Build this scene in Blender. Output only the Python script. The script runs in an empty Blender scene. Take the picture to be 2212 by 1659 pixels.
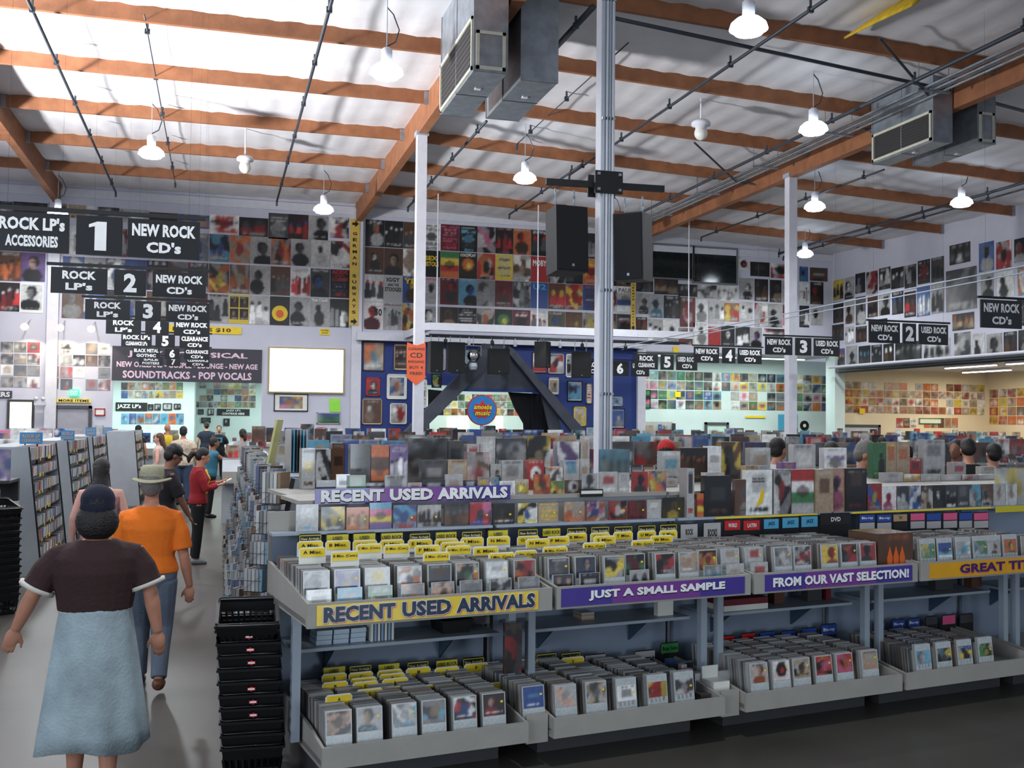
import bpy, bmesh, math, random
import numpy as np
from mathutils import Vector, Matrix

# ---------------------------------------------------------------- camera
F = 2240.; CX, CY = 1106., 829.5; HC = 2.1
PSI = math.radians(15.8); PIT = math.atan(75.5/F); ROL = .0105
RC = Matrix.Rotation(-PSI, 3, 'Z') @ Matrix.Rotation(math.pi/2+PIT, 3, 'X') @ Matrix.Rotation(ROL, 3, 'Z')
S = bpy.context.scene
COL = S.collection
cam = bpy.data.objects.new('camera', bpy.data.cameras.new('camera'))
COL.objects.link(cam)
cam.matrix_world = Matrix.Translation((0, 0, HC)) @ RC.to_4x4()
cam.data.sensor_width = 36.; cam.data.lens = F/2212*36.; cam.data.clip_end = 300
S.camera = cam
# ---------------------------------------------------------------- sky, light, exposure
W = bpy.data.worlds.new('world'); S.world = W; W.use_nodes = True
bg = W.node_tree.nodes['Background']; bg.inputs[0].default_value = (.72, .82, 1., 1); bg.inputs[1].default_value = .40
S.view_settings.view_transform = 'Standard'; S.view_settings.look = 'None'
S.view_settings.gamma = 1; S.view_settings.use_curve_mapping = False
S.view_settings.exposure = .0
S.cycles.max_bounces = 6; S.cycles.diffuse_bounces = 3; S.cycles.glossy_bounces = 3
S.cycles.transmission_bounces = 4; S.cycles.transparent_max_bounces = 6
S.cycles.sample_clamp_indirect = 6.0
S.cycles.caustics_reflective = False; S.cycles.caustics_refractive = False
def area(name, loc, rot, sx, sy, power, col=(1, 1, 1)):
    l = bpy.data.lights.new(name, 'AREA'); l.shape = 'RECTANGLE'; l.size = sx; l.size_y = sy
    l.energy = power; l.color = col
    o = bpy.data.objects.new(name, l); o.location = loc; o.rotation_euler = rot; COL.objects.link(o); return o
# daylight through the shop's tall front windows, behind and to the left of the camera
area('daylight_front_windows', (-9.5, -2.5, 3.2), (math.radians(84), 0, math.radians(-35)), 9, 5, 700, (.78, .88, 1.))
# daylight through the glass front doors behind the camera to the right; it glints in the plastic cases
area('daylight_front_doors', (5.6, -4.6, 1.5), (math.radians(90), 0, 0), 2.6, 2.4, 170, (.80, .90, 1.))
# sunlight bounced up off the pavement through the side entrance: it throws the pipe shadows onto the roof foil
o_ = area('pavement_bounce_side_entrance', (-13.5, 17, .8), (0, 0, 0), 1.6, 1.6, 2500, (.97, .98, 1.))
o_.rotation_euler = Vector((-10, -3, -9.5)).to_track_quat('Z', 'Y').to_euler(); o_.data.spread = math.radians(76)
# ---------------------------------------------------------------- pixel -> point on a real plane
def ray(px, py):
    return RC @ Vector(((px-CX)/F, -(py-CY)/F, -1.))
def onP(px, py, p, n):
    r = ray(px, py); o = Vector((0, 0, HC)); n = Vector(n)
    return o + r*((Vector(p)-o).dot(n)/r.dot(n))
def onY(px, py, Y): return onP(px, py, (0, Y, 0), (0, 1, 0))
def onX(px, py, X): return onP(px, py, (X, 0, 0), (1, 0, 0))
def onZ(px, py, Z): return onP(px, py, (0, 0, Z), (0, 0, 1))
def atD(px, py, zc):                       # point at depth zc along the view axis
    return Vector((0, 0, HC)) + ray(px, py)*zc
# ---------------------------------------------------------------- materials
def lin(c):
    return tuple((x/12.92 if x <= .04045 else ((x+.055)/1.055)**2.4) for x in c)
MATS = {}
def mat(name, col=(.5, .5, .5), rough=.6, metal=0., var=.06, scale=6., bump=0., bscale=30., coat=0., emit=None, es=1., alpha=1., spec=.5, attr=None, trans=0.):
    if name in MATS: return MATS[name]
    m = bpy.data.materials.new(name); m.use_nodes = True; MATS[name] = m
    nt = m.node_tree; b = nt.nodes['Principled BSDF']; L = nt.links
    b.inputs['Roughness'].default_value = rough; b.inputs['Metallic'].default_value = metal
    b.inputs['Specular IOR Level'].default_value = spec
    b.inputs['Coat Weight'].default_value = coat; b.inputs['Coat Roughness'].default_value = .08
    b.inputs['Alpha'].default_value = alpha
    b.inputs['Transmission Weight'].default_value = trans
    c = lin(col)
    if attr:
        a = nt.nodes.new('ShaderNodeVertexColor'); a.layer_name = attr
        src = a.outputs['Color']
    else:
        src = None
    tc = nt.nodes.new('ShaderNodeTexCoord')
    n = nt.nodes.new('ShaderNodeTexNoise'); n.inputs['Scale'].default_value = scale; n.inputs['Detail'].default_value = 5
    L.new(tc.outputs['Object'], n.inputs['Vector'])
    mr = nt.nodes.new('ShaderNodeMapRange'); mr.inputs['To Min'].default_value = 1-var; mr.inputs['To Max'].default_value = 1+var
    mr.inputs['From Min'].default_value = .3; mr.inputs['From Max'].default_value = .7
    L.new(n.outputs['Fac'], mr.inputs['Value'])
    vm = nt.nodes.new('ShaderNodeVectorMath'); vm.operation = 'SCALE'
    if src: L.new(src, vm.inputs[0])
    else: vm.inputs[0].default_value = c
    L.new(mr.outputs[0], vm.inputs['Scale'])
    L.new(vm.outputs[0], b.inputs['Base Color'])
    if bump:
        n2 = nt.nodes.new('ShaderNodeTexNoise'); n2.inputs['Scale'].default_value = bscale; n2.inputs['Detail'].default_value = 4
        L.new(tc.outputs['Object'], n2.inputs['Vector'])
        bp = nt.nodes.new('ShaderNodeBump'); bp.inputs['Strength'].default_value = bump; bp.inputs['Distance'].default_value = .02
        L.new(n2.outputs['Fac'], bp.inputs['Height']); L.new(bp.outputs[0], b.inputs['Normal'])
    if emit:
        b.inputs['Emission Color'].default_value = (*lin(emit), 1); b.inputs['Emission Strength'].default_value = es
    return m
PAL = dict(k=(.07, .07, .08), w=(.9, .9, .88), l=(.68, .67, .66), g=(.46, .46, .46), d=(.24, .24, .25), r=(.74, .12, .12),
           o=(.85, .38, .14), y=(.9, .76, .16), b=(.14, .28, .6), c=(.3, .62, .76), n=(.36, .22, .14), t=(.68, .56, .42),
           p=(.86, .34, .52), v=(.42, .28, .56), e=(.2, .5, .26), m=(.42, .09, .13), s=(.8, .6, .5))
CN = dict(k='black', w='white', l='silver', g='grey', d='charcoal', r='red', o='orange', y='yellow', b='blue', c='cyan',
          n='brown', t='tan', p='pink', v='purple', e='green', m='maroon', s='beige')
def pm(k, rough=.55, coat=0.):
    return mat('paint_%s_%d_%d' % (CN[k].replace(' ', '_').replace('-', '_'), rough*100, coat*100), PAL[k], rough, coat=coat)
M_print = mat('printed_paper', rough=.5, attr='Col', var=.03, scale=9)
M_gloss = mat('printed_paper_in_plastic', rough=.35, attr='Col', var=.03, scale=9, coat=.8)
M_grey = mat('grey_laminate', (.60, .62, .64), .5, var=.04, bump=.05)
M_steel = mat('painted_steel', (.62, .66, .70), .4, var=.05)
M_white = mat('white_paint', (.84, .84, .87), .6, var=.04)
M_black = mat('black_paint', (.045, .05, .06), .5)
M_blackfab = mat('black_speaker_cloth', (.06, .065, .075), .85, bump=.2, bscale=200)
M_keeper = mat('frosted_plastic', (.70, .72, .72), .25, var=.12, scale=60, coat=.5)
M_yellow = mat('yellow_card', (.95, .82, .12), .45, coat=.3)
M_cardw = mat('white_card', (.9, .9, .86), .5, coat=.3)
M_ink = mat('black_ink', (.05, .05, .06), .6)
M_inkw = mat('white_ink', (.93, .93, .93), .6)
M_skin = mat('skin', (.72, .50, .40), .6, var=.08, scale=14)
M_hair = mat('dark_hair', (.09, .06, .055), .55, var=.3, scale=40, bump=.5, bscale=80)
# ---------------------------------------------------------------- mesh builder
class MB:
    def __init__(s): s.v = []; s.f = []; s.mi = []; s.c = []; s.M = Matrix.Identity(4); s.cur = 0; s.col = None
    def add(s, vs, fs):
        b = len(s.v); s.v += [tuple(s.M @ Vector(v)) for v in vs]
        s.f += [tuple(b+i for i in f) for f in fs]; s.mi += [s.cur]*len(fs); s.c += [s.col]*len(fs); return s
    def box(s, c, d, rz=0, taper=1., ry=0, rx=0):
        x, y, z = d[0]/2, d[1]/2, d[2]/2; t = taper
        vs = [(-x, -y, -z), (x, -y, -z), (x, y, -z), (-x, y, -z), (-x*t, -y*t, z), (x*t, -y*t, z), (x*t, y*t, z), (-x*t, y*t, z)]
        m = Matrix.Translation(c) @ Matrix.Rotation(rz, 4, 'Z') @ Matrix.Rotation(ry, 4, 'Y') @ Matrix.Rotation(rx, 4, 'X')
        return s.add([m @ Vector(v) for v in vs], [(3, 2, 1, 0), (4, 5, 6, 7), (0, 1, 5, 4), (1, 2, 6, 5), (2, 3, 7, 6), (3, 0, 4, 7)])
    def b2(s, x0, y0, z0, x1, y1, z1): return s.box(((x0+x1)/2, (y0+y1)/2, (z0+z1)/2), (abs(x1-x0), abs(y1-y0), abs(z1-z0)))
    def bar(s, p, q, w, h=None):
        p, q = Vector(p), Vector(q); d = q-p; h = h or w
        if d.length < 1e-6: return s
        rot = d.to_track_quat('Y', 'Z').to_matrix().to_4x4()
        m = s.M; s.M = m @ Matrix.Translation((p+q)/2) @ rot; s.box((0, 0, 0), (w, d.length, h)); s.M = m; return s
    def tube(s, pts, r, n=8, caps=True, rs=None, close=False):
        P = [Vector(p) for p in pts]; R = rs or [r]*len(P); vs = []; up = None
        for i, p in enumerate(P):
            d = (P[min(i+1, len(P)-1)]-P[max(i-1, 0)])
            d = d.normalized() if d.length > 1e-9 else Vector((0, 0, 1))
            if up is None: up = d.orthogonal().normalized()
            else:
                up = up-d*up.dot(d)
                up = up.normalized() if up.length > 1e-6 else d.orthogonal().normalized()
            sd = d.cross(up)
            rr = R[i] if isinstance(R[i], (tuple, list)) else (R[i], R[i])
            for k in range(n):
                a = 2*math.pi*k/n; vs.append(p+up*math.cos(a)*rr[0]+sd*math.sin(a)*rr[1])
        fs = []
        for i in range(len(P)-1):
            for k in range(n):
                a = i*n+k; b = i*n+(k+1) % n; fs.append((a, b, b+n, a+n))
        if caps: fs.append(tuple(range(n-1, -1, -1))); fs.append(tuple((len(P)-1)*n+k for k in range(n)))
        return s.add(vs, fs)
    def lathe(s, prof, n=20, c=(0, 0, 0), caps=True):       # prof: (radius, z)
        vs = []; fs = []
        for r, z in prof:
            for k in range(n):
                a = 2*math.pi*k/n; vs.append((c[0]+r*math.cos(a), c[1]+r*math.sin(a), c[2]+z))
        for i in range(len(prof)-1):
            for k in range(n):
                a = i*n+k; b = i*n+(k+1) % n; fs.append((a, b, b+n, a+n))
        if caps: fs.append(tuple(range(n-1, -1, -1))); fs.append(tuple((len(prof)-1)*n+k for k in range(n)))
        return s.add(vs, fs)
    def prism(s, poly, y0, y1):                              # poly in (x,z), counter-clockwise seen from -Y
        n = len(poly); vs = [(x, y0, z) for x, z in poly]+[(x, y1, z) for x, z in poly]
        fs = [tuple(range(n)), tuple(range(2*n-1, n-1, -1))]
        for i in range(n):
            j = (i+1) % n; fs.append((i, i+n, j+n, j))
        return s.add(vs, fs)
    def prismx(s, poly, x0, x1):                             # poly in (y,z)
        n = len(poly); vs = [(x0, y, z) for y, z in poly]+[(x1, y, z) for y, z in poly]
        fs = [tuple(range(n)), tuple(range(2*n-1, n-1, -1))]
        for i in range(n):
            j = (i+1) % n; fs.append((i, i+n, j+n, j))
        return s.add(vs, fs)
    def ell(s, c, r, nu=14, nv=9, M=None):
        vs = []; fs = []; M = M or Matrix.Identity(3)
        for i in range(nv+1):
            t = math.pi*i/nv
            for k in range(nu):
                a = 2*math.pi*k/nu
                p = M @ Vector((r[0]*math.sin(t)*math.cos(a), r[1]*math.sin(t)*math.sin(a), -r[2]*math.cos(t)))
                vs.append(p+Vector(c))
        for i in range(nv):
            for k in range(nu):
                a = i*nu+k; b = i*nu+(k+1) % nu; fs.append((a, b, b+nu, a+nu))
        return s.add(vs, fs)
    def rings(s, R, n=20):                                   # (cx, cy, z, rx, ry)
        vs = []; fs = []
        for cx, cy, z, rx, ry in R:
            for k in range(n):
                a = 2*math.pi*k/n; vs.append((cx+rx*math.cos(a), cy+ry*math.sin(a), z))
        for i in range(len(R)-1):
            for k in range(n):
                a = i*n+k; b = i*n+(k+1) % n; fs.append((a, b, b+n, a+n))
        fs.append(tuple(range(n-1, -1, -1))); fs.append(tuple((len(R)-1)*n+k for k in range(n)))
        return s.add(vs, fs)
    def mesh(s, name, mats, smooth=False):
        me = bpy.data.meshes.new(name); me.from_pydata(s.v, [], s.f)
        for m in (mats if isinstance(mats, (list, tuple)) else [mats]): me.materials.append(m)
        if max(s.mi, default=0): me.polygons.foreach_set('material_index', s.mi)
        if any(c is not None for c in s.c):
            a = me.color_attributes.new('Col', 'FLOAT_COLOR', 'CORNER'); buf = []
            for f, c in zip(s.f, s.c):
                buf += list((*lin(c or (.5, .5, .5)), 1.))*len(f)
            a.data.foreach_set('color', buf)
        if smooth: me.polygons.foreach_set('use_smooth', [True]*len(me.polygons))
        me.update(); return me
    def build(s, name, mats, parent=None, loc=None, rz=None, smooth=False):
        return link(name, s.mesh(name, mats, smooth), parent, loc, rz)
def link(name, me, parent=None, loc=None, rz=None):
    o = bpy.data.objects.new(name, me); COL.objects.link(o)
    if loc is not None: o.location = loc
    if rz is not None: o.rotation_euler = (0, 0, rz)
    if parent: o.parent = parent
    return o
def tag(o, label, cat, group=None):
    o['label'] = label; o['category'] = cat
    if group: o['group'] = group
    return o
def thing(name, label, cat, loc=(0, 0, 0), rz=0, group=None):
    return tag(link(name, None, None, loc, rz), label, cat, group)
def struct(o): o['kind'] = 'structure'; return o
def stuff(o): o['kind'] = 'stuff'; return o
def ordn(n):
    W_ = ['zeroth', 'first', 'second', 'third', 'fourth', 'fifth', 'sixth', 'seventh', 'eighth', 'ninth', 'tenth', 'eleventh', 'twelfth',
          'thirteenth', 'fourteenth', 'fifteenth', 'sixteenth', 'seventeenth', 'eighteenth', 'nineteenth', 'twentieth']
    return W_[n] if n < len(W_) else 'twenty-'+W_[n-20] if n < 30 and n > 20 else '%dth' % n
# ---------------------------------------------------------------- printed artwork as coloured grids
rng = np.random.RandomState(7)
def fld(X, Y, r, k=3):
    f = np.zeros_like(X)
    for i in range(4):
        f += np.sin(X*r.uniform(-1, 1)*k*3.3+Y*r.uniform(-1, 1)*k*3.3+r.uniform(0, 6.3))
    return .5+f/5.2
def paint(spec, nx, ny, r):
    st = spec[0]; c = [np.array(PAL[k]) for k in (spec[1:]+'lkwd')[:4]]
    X, Y = np.meshgrid(np.linspace(0, 1, nx), np.linspace(0, 1, ny))
    asp = ny/nx; A = np.ones((ny, nx, 3))*c[0]
    def put(mask, col, a=1.):
        if isinstance(a, float): A[mask] = A[mask]*(1-a)+col*a
        else: A[mask] = A[mask]*(1-a[mask][:, None])+col*a[mask][:, None]
    if st in 'PGAC':
        f = np.clip(fld(X, Y, r, 1.5), 0, 1); A = A*(1-.2*f[..., None])+(c[2]*.2*f[..., None])
    if st == 'P':
        hx = .5+r.uniform(-.16, .16); hy = r.uniform(.30, .46); hr = r.uniform(.11, .24); sd = r.choice([-1, 1])
        g = np.clip(.5+sd*(X-hx)/hr*.5, .15, 1)
        body = ((X-hx-sd*.04)/(hr*2.1))**2+((Y-hy-hr*1.9/asp-.17)/.26)**2 < 1; put(body, c[2]*.7)
        put((abs(X-hx) < hr*.42) & (Y > hy) & (Y < hy+hr*1.6/asp), c[1]*.75)
        put(((X-hx+sd*.02)/(hr*1.12))**2+((Y-hy+.03)*asp/(hr*1.25))**2 < 1, c[2]*.45)
        m = ((X-hx-sd*hr*.12)/(hr*.78))**2+((Y-hy-.02)*asp/(hr*1.08))**2 < 1; put(m, c[1]); A[m] *= (.55+.5*g[m])[:, None]
        m2 = (abs(Y-hy) < .022) & (abs(X-hx-sd*hr*.12) < hr*.5); put(m2, c[2]*.4, .6)
    elif st == 'G':
        n = r.randint(2, 6)
        for i in r.permutation(n):
            hx = (i+.5)/n+r.uniform(-.05, .05); hy = .36+r.uniform(-.13, .1); hr = .5/n*r.uniform(.42, .6); q = r.uniform(.5, 1.3)
            w = hr*(1.1+.9*np.clip((Y-hy)*2.2, 0, 1))
            put((abs(X-hx) < w) & (Y > hy+hr*.5/asp) & (Y < r.uniform(.75, 1.)), np.clip(c[2]*q, 0, 1))
            put((X-hx)**2/hr**2+((Y-hy)*asp)**2/(hr*1.25)**2 < 1, c[1]*r.uniform(.75, 1.05))
    elif st == 'T':
        y = .06
        while y < .9:
            h = r.choice([.05, .07, .13]); k = r.choice([1, 1, 2, 3]); x0 = r.uniform(.05, .2)
            m = (Y > y) & (Y < y+h) & (X > x0) & (X < 1-x0)
            put(m & (r.rand(ny, nx) > .25), c[k]); y += h+.05
        if r.rand() < .5: put(((X-.5)/.3)**2+((Y-.5)/.16)**2 < 1, c[1]*.7)
    elif st == 'A':
        for k in (1, 2, 3, 1):
            f = fld(X, Y, r, r.uniform(1.5, 4)); put(f > r.uniform(.62, .75), c[k]*r.uniform(.7, 1.05), .9)
        put(((X-.5)/.22)**2+((Y-.5)/.3)**2+fld(X, Y, r, 4)*.8 < 1, c[2]*.8, .85)
    elif st == 'B':
        for i in range(4): put((Y > i/4) & (Y <= (i+1)/4), c[i])
        put((X-.5)**2/.07+(Y-.5)**2/.02 < 1, c[0]*.3, .5)
    elif st == 'C':
        put((X-.5)**2+((Y-.46)*asp)**2 < .105, c[1]); put((X-.56)**2+((Y-.5)*asp)**2 < .02, c[2])
    elif st == 'F':
        y = r.uniform(.25, .45); q = r.uniform(.12, .3)
        put((abs(X-.5) < .3) & (abs(Y-y) < q*.8), c[1]*.9, .75); put((abs(X-.5) < .34) & (abs(Y-.86) < .05) & (r.rand(ny, nx) > .3), c[2])
        put((abs(X-.5) < .38) & (abs(Y-.08) < .035) & (r.rand(ny, nx) > .3), c[3], .8)
    if st in 'PGAC' and r.rand() < .8:
        y = r.choice([.04, .84]); h = r.choice([.05, .1]); put((Y > y) & (Y < y+h) & (X > .1) & (X < .9) & (r.rand(ny, nx) > .3), c[3])
        if r.rand() < .5: put((Y > .93) & (Y < .97) & (X > .15) & (X < .85) & (r.rand(ny, nx) > .4), c[3], .7)
    if st != 'S':
        A = A*(.88+.24*r.rand(ny, nx, 1))
        B_ = np.pad(A, ((1, 1), (1, 1), (0, 0)), 'edge')
        A = A*.5+(B_[:-2, 1:-1]+B_[2:, 1:-1]+B_[1:-1, :-2]+B_[1:-1, 2:])*.125
    g_ = A.mean(axis=2, keepdims=True)
    return np.clip(A*.74+g_*.26, 0, 1)
def art_mesh(name, w, h, t, spec, n=12, m=None, seed=None, border=None):
    nx = n+1; ny = max(3, int(n*h/w)+1); r = np.random.RandomState(seed if seed is not None else rng.randint(1 << 30))
    A = paint(spec, nx, ny, r)
    if border:
        b = np.array(PAL[border]); k = max(1, n//10); A[:k] = b; A[-k:] = b; A[:, :k] = b; A[:, -k:] = b
    xs = np.linspace(-w/2, w/2, nx); zs = np.linspace(h, 0, ny)
    V = np.zeros((ny*nx+8, 3)); gx, gz = np.meshgrid(xs, zs)
    V[:ny*nx, 0] = gx.ravel(); V[:ny*nx, 1] = -t; V[:ny*nx, 2] = gz.ravel()
    bq = ny*nx
    V[bq:bq+4] = [(-w/2, -t, 0), (w/2, -t, 0), (w/2, -t, h), (-w/2, -t, h)]
    V[bq+4:bq+8] = [(-w/2, 0, 0), (w/2, 0, 0), (w/2, 0, h), (-w/2, 0, h)]
    F_ = []
    for j in range(ny-1):
        for i in range(nx-1):
            a = j*nx+i; F_.append((a+nx, a+nx+1, a+1, a))
    F_ += [(bq, bq+4, bq+5, bq+1), (bq+1, bq+5, bq+6, bq+2), (bq+2, bq+6, bq+7, bq+3), (bq+3, bq+7, bq+4, bq), (bq+7, bq+6, bq+5, bq+4)]
    me = bpy.data.meshes.new(name); me.from_pydata(V.tolist(), [], F_)
    L_ = np.where(A <= .04045, A/12.92, ((A+.055)/1.055)**2.4)
    C = np.ones((ny*nx+8, 4)); C[:ny*nx, :3] = L_.reshape(-1, 3); C[ny*nx:, :3] = L_.mean(axis=(0, 1))*.8
    a = me.color_attributes.new('Col', 'FLOAT_COLOR', 'POINT'); a.data.foreach_set('color', C.ravel())
    me.materials.append(m or M_print); me.update(); return me
# ---------------------------------------------------------------- lettering
TC = {}
def glyphs(s, off=0.):
    k = (s, off)
    if k not in TC:
        cu = bpy.data.curves.new('t', 'FONT'); cu.body = s; cu.offset = off; cu.resolution_u = 2; cu.space_character = 1.04
        o = bpy.data.objects.new('t', cu); me = o.to_mesh()
        v = np.array([x.co[:2] for x in me.vertices]); f = [tuple(p.vertices) for p in me.polygons]
        o.to_mesh_clear(); bpy.data.objects.remove(o); bpy.data.curves.remove(cu); TC[k] = (v, f)
    return TC[k]
def letters(parent, lines, m, y=-.004, off=.035, name='lettering', shear=0., label=None, ref=None):
    """lines: (text, x0, z0, x1, z1) in the parent's local frame, facing -Y"""
    mb = MB()
    for s, x0, z0, x1, z1 in lines:
        v, f = glyphs(s, off); vr, _ = glyphs(s, ref if ref is not None else off)
        if not len(v): continue
        lo, hi = vr.min(0), vr.max(0); sx, sz = (x1-x0)/max(hi[0]-lo[0], 1e-6), (z1-z0)/max(hi[1]-lo[1], 1e-6)
        mb.add([(x0+(a-lo[0])*sx+shear*(b-lo[1])*sz, y, z0+(b-lo[1])*sz) for a, b in v], f)
    o = mb.build(name, m, parent)
    if label: o['label'] = label
    return o
# ================================================================ the building
YB = 33.9; XR = 22.0; ZC = 9.1
def zroof(x): return ZC if x < 4.3 else ZC-.04*(x-4.3)
m_floor = mat('polished_concrete', (.285, .27, .25), .36, var=.22, scale=.9, bump=.03, bscale=9)
m_foil = mat('white_roof_foil', (.84, .83, .84), .62, var=.07, scale=1.3, bump=.4, bscale=3.)
m_white = M_white; m_grey_ = M_grey
m_wall = mat('white_wall_paint', (.80, .80, .85), .7, var=.03, scale=2)
m_green = mat('green_cast_wall_paint', (.80, .86, .85), .7, var=.03, scale=2)  # green cast of the fluorescent tubes put into the wall colour
m_warm = mat('cream_wall_paint', (.90, .84, .72), .7, var=.03, scale=2)
m_blue = mat('deep_blue_wall_paint', (.12, .21, .47), .6, var=.08, scale=3)
m_wood = mat('orange_stained_timber', (.56, .36, .235), .65, var=.2, scale=4, bump=.1)
m_pipe = mat('dark_steel_pipe', (.24, .26, .29), .5, metal=.3)
m_galv = mat('galvanised_sheet', (.60, .63, .66), .38, metal=.6, var=.2, scale=5)
m_dark = mat('dark_glass', (.10, .13, .14), .12, var=.2)
m_stage = mat('charcoal_stage_panel', (.25, .27, .32), .6, var=.15, scale=3)
m_curt = mat('black_curtain', (.03, .035, .07), .95, bump=.4, bscale=12)
def flat(name, vs, m, fs=None):
    mb = MB(); mb.add(vs, fs or [tuple(range(len(vs)))]); return struct(mb.build(name, m))
mb = MB(); mb.b2(-14, -6, -.2, 36, 44, 0); struct(mb.build('floor', m_floor))
# roof foil: sags between purlins, pinned at the seams
xs = np.arange(-13.5, XR+.31, .152); ys = np.arange(4, YB+.31, .38); r_ = np.random.RandomState(3)
vs = []
ph = r_.rand(len(ys))
for j, y in enumerate(ys):
    for i, x in enumerate(xs):
        u = ((y-18.6) % 3.05)/3.05
        z = zroof(x)+.02-.05*math.sin(math.pi*u)**.6 - .011*(1-math.cos(2*math.pi*x/.61)) + .022*(r_.rand()-.5)
        vs.append((x, y, z))
nx = len(xs); fs = [(j*nx+i, (j+1)*nx+i, (j+1)*nx+i+1, j*nx+i+1) for j in range(len(ys)-1) for i in range(nx-1)]
mb = MB(); mb.add(vs, fs); struct(mb.build('ceiling', m_foil, smooth=True))
# back wall: upper white wall, openings below for the side room, the stage and the far room
def wallbox(name, x0, y0, z0, x1, y1, z1, m): mb = MB(); mb.b2(x0, y0, z0, x1, y1, z1); return struct(mb.build(name, m))
XJ0, XJ1, ZJ = -3.13, 1.32, 3.2       # opening to the side room
mb = MB()
mb.b2(-14, YB, 0, XJ0, YB+.25, ZJ); mb.b2(XJ1, YB, 0, 6.6, YB+.25, ZJ)
mb.b2(-14, YB, ZJ, 13.3, YB+.25, 9.1)
mb.b2(10.3, YB, 0, 13.3, YB+.25, ZJ)
mb.b2(13.3, YB, 4.55, XR+.3, YB+.25, 9.1)
struct(mb.build('wall_back', m_wall))
mb = MB(); mb.b2(-14, YB-.06, 8.72, 13.3, YB, 8.98); mb.b2(13.3, YB-.06, 8.1, XR, YB, 8.35); struct(mb.build('trim_1', m_white))
# blue painted wall behind the stage
XB0, XB1 = onY(770, 800, YB).x, onY(1372, 800, YB).x
mb = MB(); mb.b2(XB0, YB-.12, 0, 6.6, YB, 4.6); mb.b2(10.3, YB-.12, 0, XB1, YB, 4.6); mb.b2(6.6, YB-.12, 3.2, 10.3, YB, 4.6); struct(mb.build('wall_stage', m_blue))
mb = MB(); mb.b2(XB0-.05, YB-.42, 4.6, XB1+.1, YB, 4.86); struct(mb.build('trim_2', m_white))
mb = MB()
for x in (-4.85, 4.28): mb.b2(x-.16, YB-.2, 0, x+.16, YB, 8.9)
mb.b2(XB1, YB-.25, 0, XB1+.3, YB+.2, 4.6)
struct(mb.build('trim_3', m_white))
# side room seen through the left opening
wallbox('wall_side_room', XJ0-1.2, 37.6, 0, -.9, 37.8, 3.6, m_green)
wallbox('wall_side_room_far', -.9, 41.0, 0, 3.6, 41.2, 3.6, m_green)
wallbox('wall_side_room_return', -.98, 37.6, 0, -.8, 41.0, 3.6, m_green)
wallbox('ceiling_side_room', XJ0-1.2, YB+.25, 3.6, 3.6, 41.2, 3.7, m_white)
wallbox('wall_side_room_left', XJ0-1.3, YB+.25, 0, XJ0-1.2, 37.8, 3.6, m_green)
wallbox('wall_side_room_right', 3.6, YB+.25, 0, 3.7, 41.2, 3.6, m_green)
# room behind the stage opening
wallbox('wall_behind_stage', 5.6, 37.5, 0, 12.6, 37.7, 4.6, m_green)
wallbox('ceiling_behind_stage', 5.6, YB+.25, 3.7, 12.6, 37.7, 3.8, m_white)
# far room under the right half of the back wall (green light), and the annexe under the right wall (warm light)
YG = 37.0
wallbox('wall_far_room', 12.6, YG, 0, XR+2.2, YG+.2, 4.55, m_green)
wallbox('ceiling_far_room', 12.6, YB+.25, 4.55, XR+.3, YG+.2, 4.65, m_white)
wallbox('trim_4', XR-.12, YB-.35, 0, XR+.3, YB+.25, 4.6, m_green)
mb = MB(); mb.b2(XR, 10, 4.1, XR+.25, YB+.25, 9.1); struct(mb.build('wall_right', m_wall))
mb = MB(); mb.b2(XR-.1, 9, 3.95, XR+.35, YB, 4.12); struct(mb.build('trim_5', m_stage))
XA = 29.2
wallbox('wall_annexe_back', XR+.3, YB+.4, 0, XA, YB+.6, 4.1, m_warm)
wallbox('wall_annexe_side', XA, 8, 0, XA+.2, YB+.6, 4.1, m_warm)
wallbox('ceiling_annexe', XR+.25, 8, 4.1, XA+.2, YB+.6, 4.2, m_white)
# dark office windows high on the back wall
Z3 = lambda x, y: (1300+x/2.4254, 460+y/2.4254)
for k, (a, b) in enumerate((((262, 168), (472, 348)), ((478, 182), (700, 372)))):
    p, q = onY(*Z3(*a), YB), onY(*Z3(*b), YB)
    mb = MB(); mb.b2(p.x, YB-.05, q.z, q.x, YB-.01, p.z); w_ = struct(mb.build('window_%d' % (k+1), m_dark))
    mb = MB()
    for (x0, z0, x1, z1) in ((p.x-.05, q.z-.05, q.x+.05, q.z), (p.x-.05, p.z, q.x+.05, p.z+.05), (p.x-.05, q.z, p.x, p.z), (q.x, q.z, q.x+.05, p.z)):
        mb.b2(x0, YB-.1, z0, x1, YB-.01, z1)
    mb.build('window_frame', pm('g'), w_)
# doors
def door(n, px0, py0, px1, Y, m, frame):
    p, q = onY(px0, py0, Y), onY(px1, py0, Y)
    mb = MB(); mb.b2(p.x, Y-.04, 0, q.x, Y, p.z); d = struct(mb.build('door_%d' % n, m))
    mb = MB(); mb.b2(p.x-.09, Y-.09, 0, p.x, Y, p.z+.09); mb.b2(q.x, Y-.09, 0, q.x+.09, Y, p.z+.09); mb.b2(p.x-.09, Y-.09, p.z, q.x+.09, Y, p.z+.09)
    mb.build('door_frame', frame, d)
    mb = MB(); mb.box((q.x-.12, Y-.07, 1.), (.05, .06, .14)); mb.build('door_handle', m_galv, d); return d
door(1, 125, 882, 192, YB, mat('grey_door', (.62, .62, .66), .5), mat('dark_door_frame', (.28, .28, .3), .5))
door(2, 1526, 917, 1568, YG, mat('pale_green_door', (.72, .84, .8), .5), mat('dark_door_frame', (.28, .28, .3), .5))
door(3, 1822, 922, 1895, YB+.4, mat('pale_grey_door', (.74, .76, .8), .5), mat('dark_door_frame', (.28, .28, .3), .5))
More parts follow.
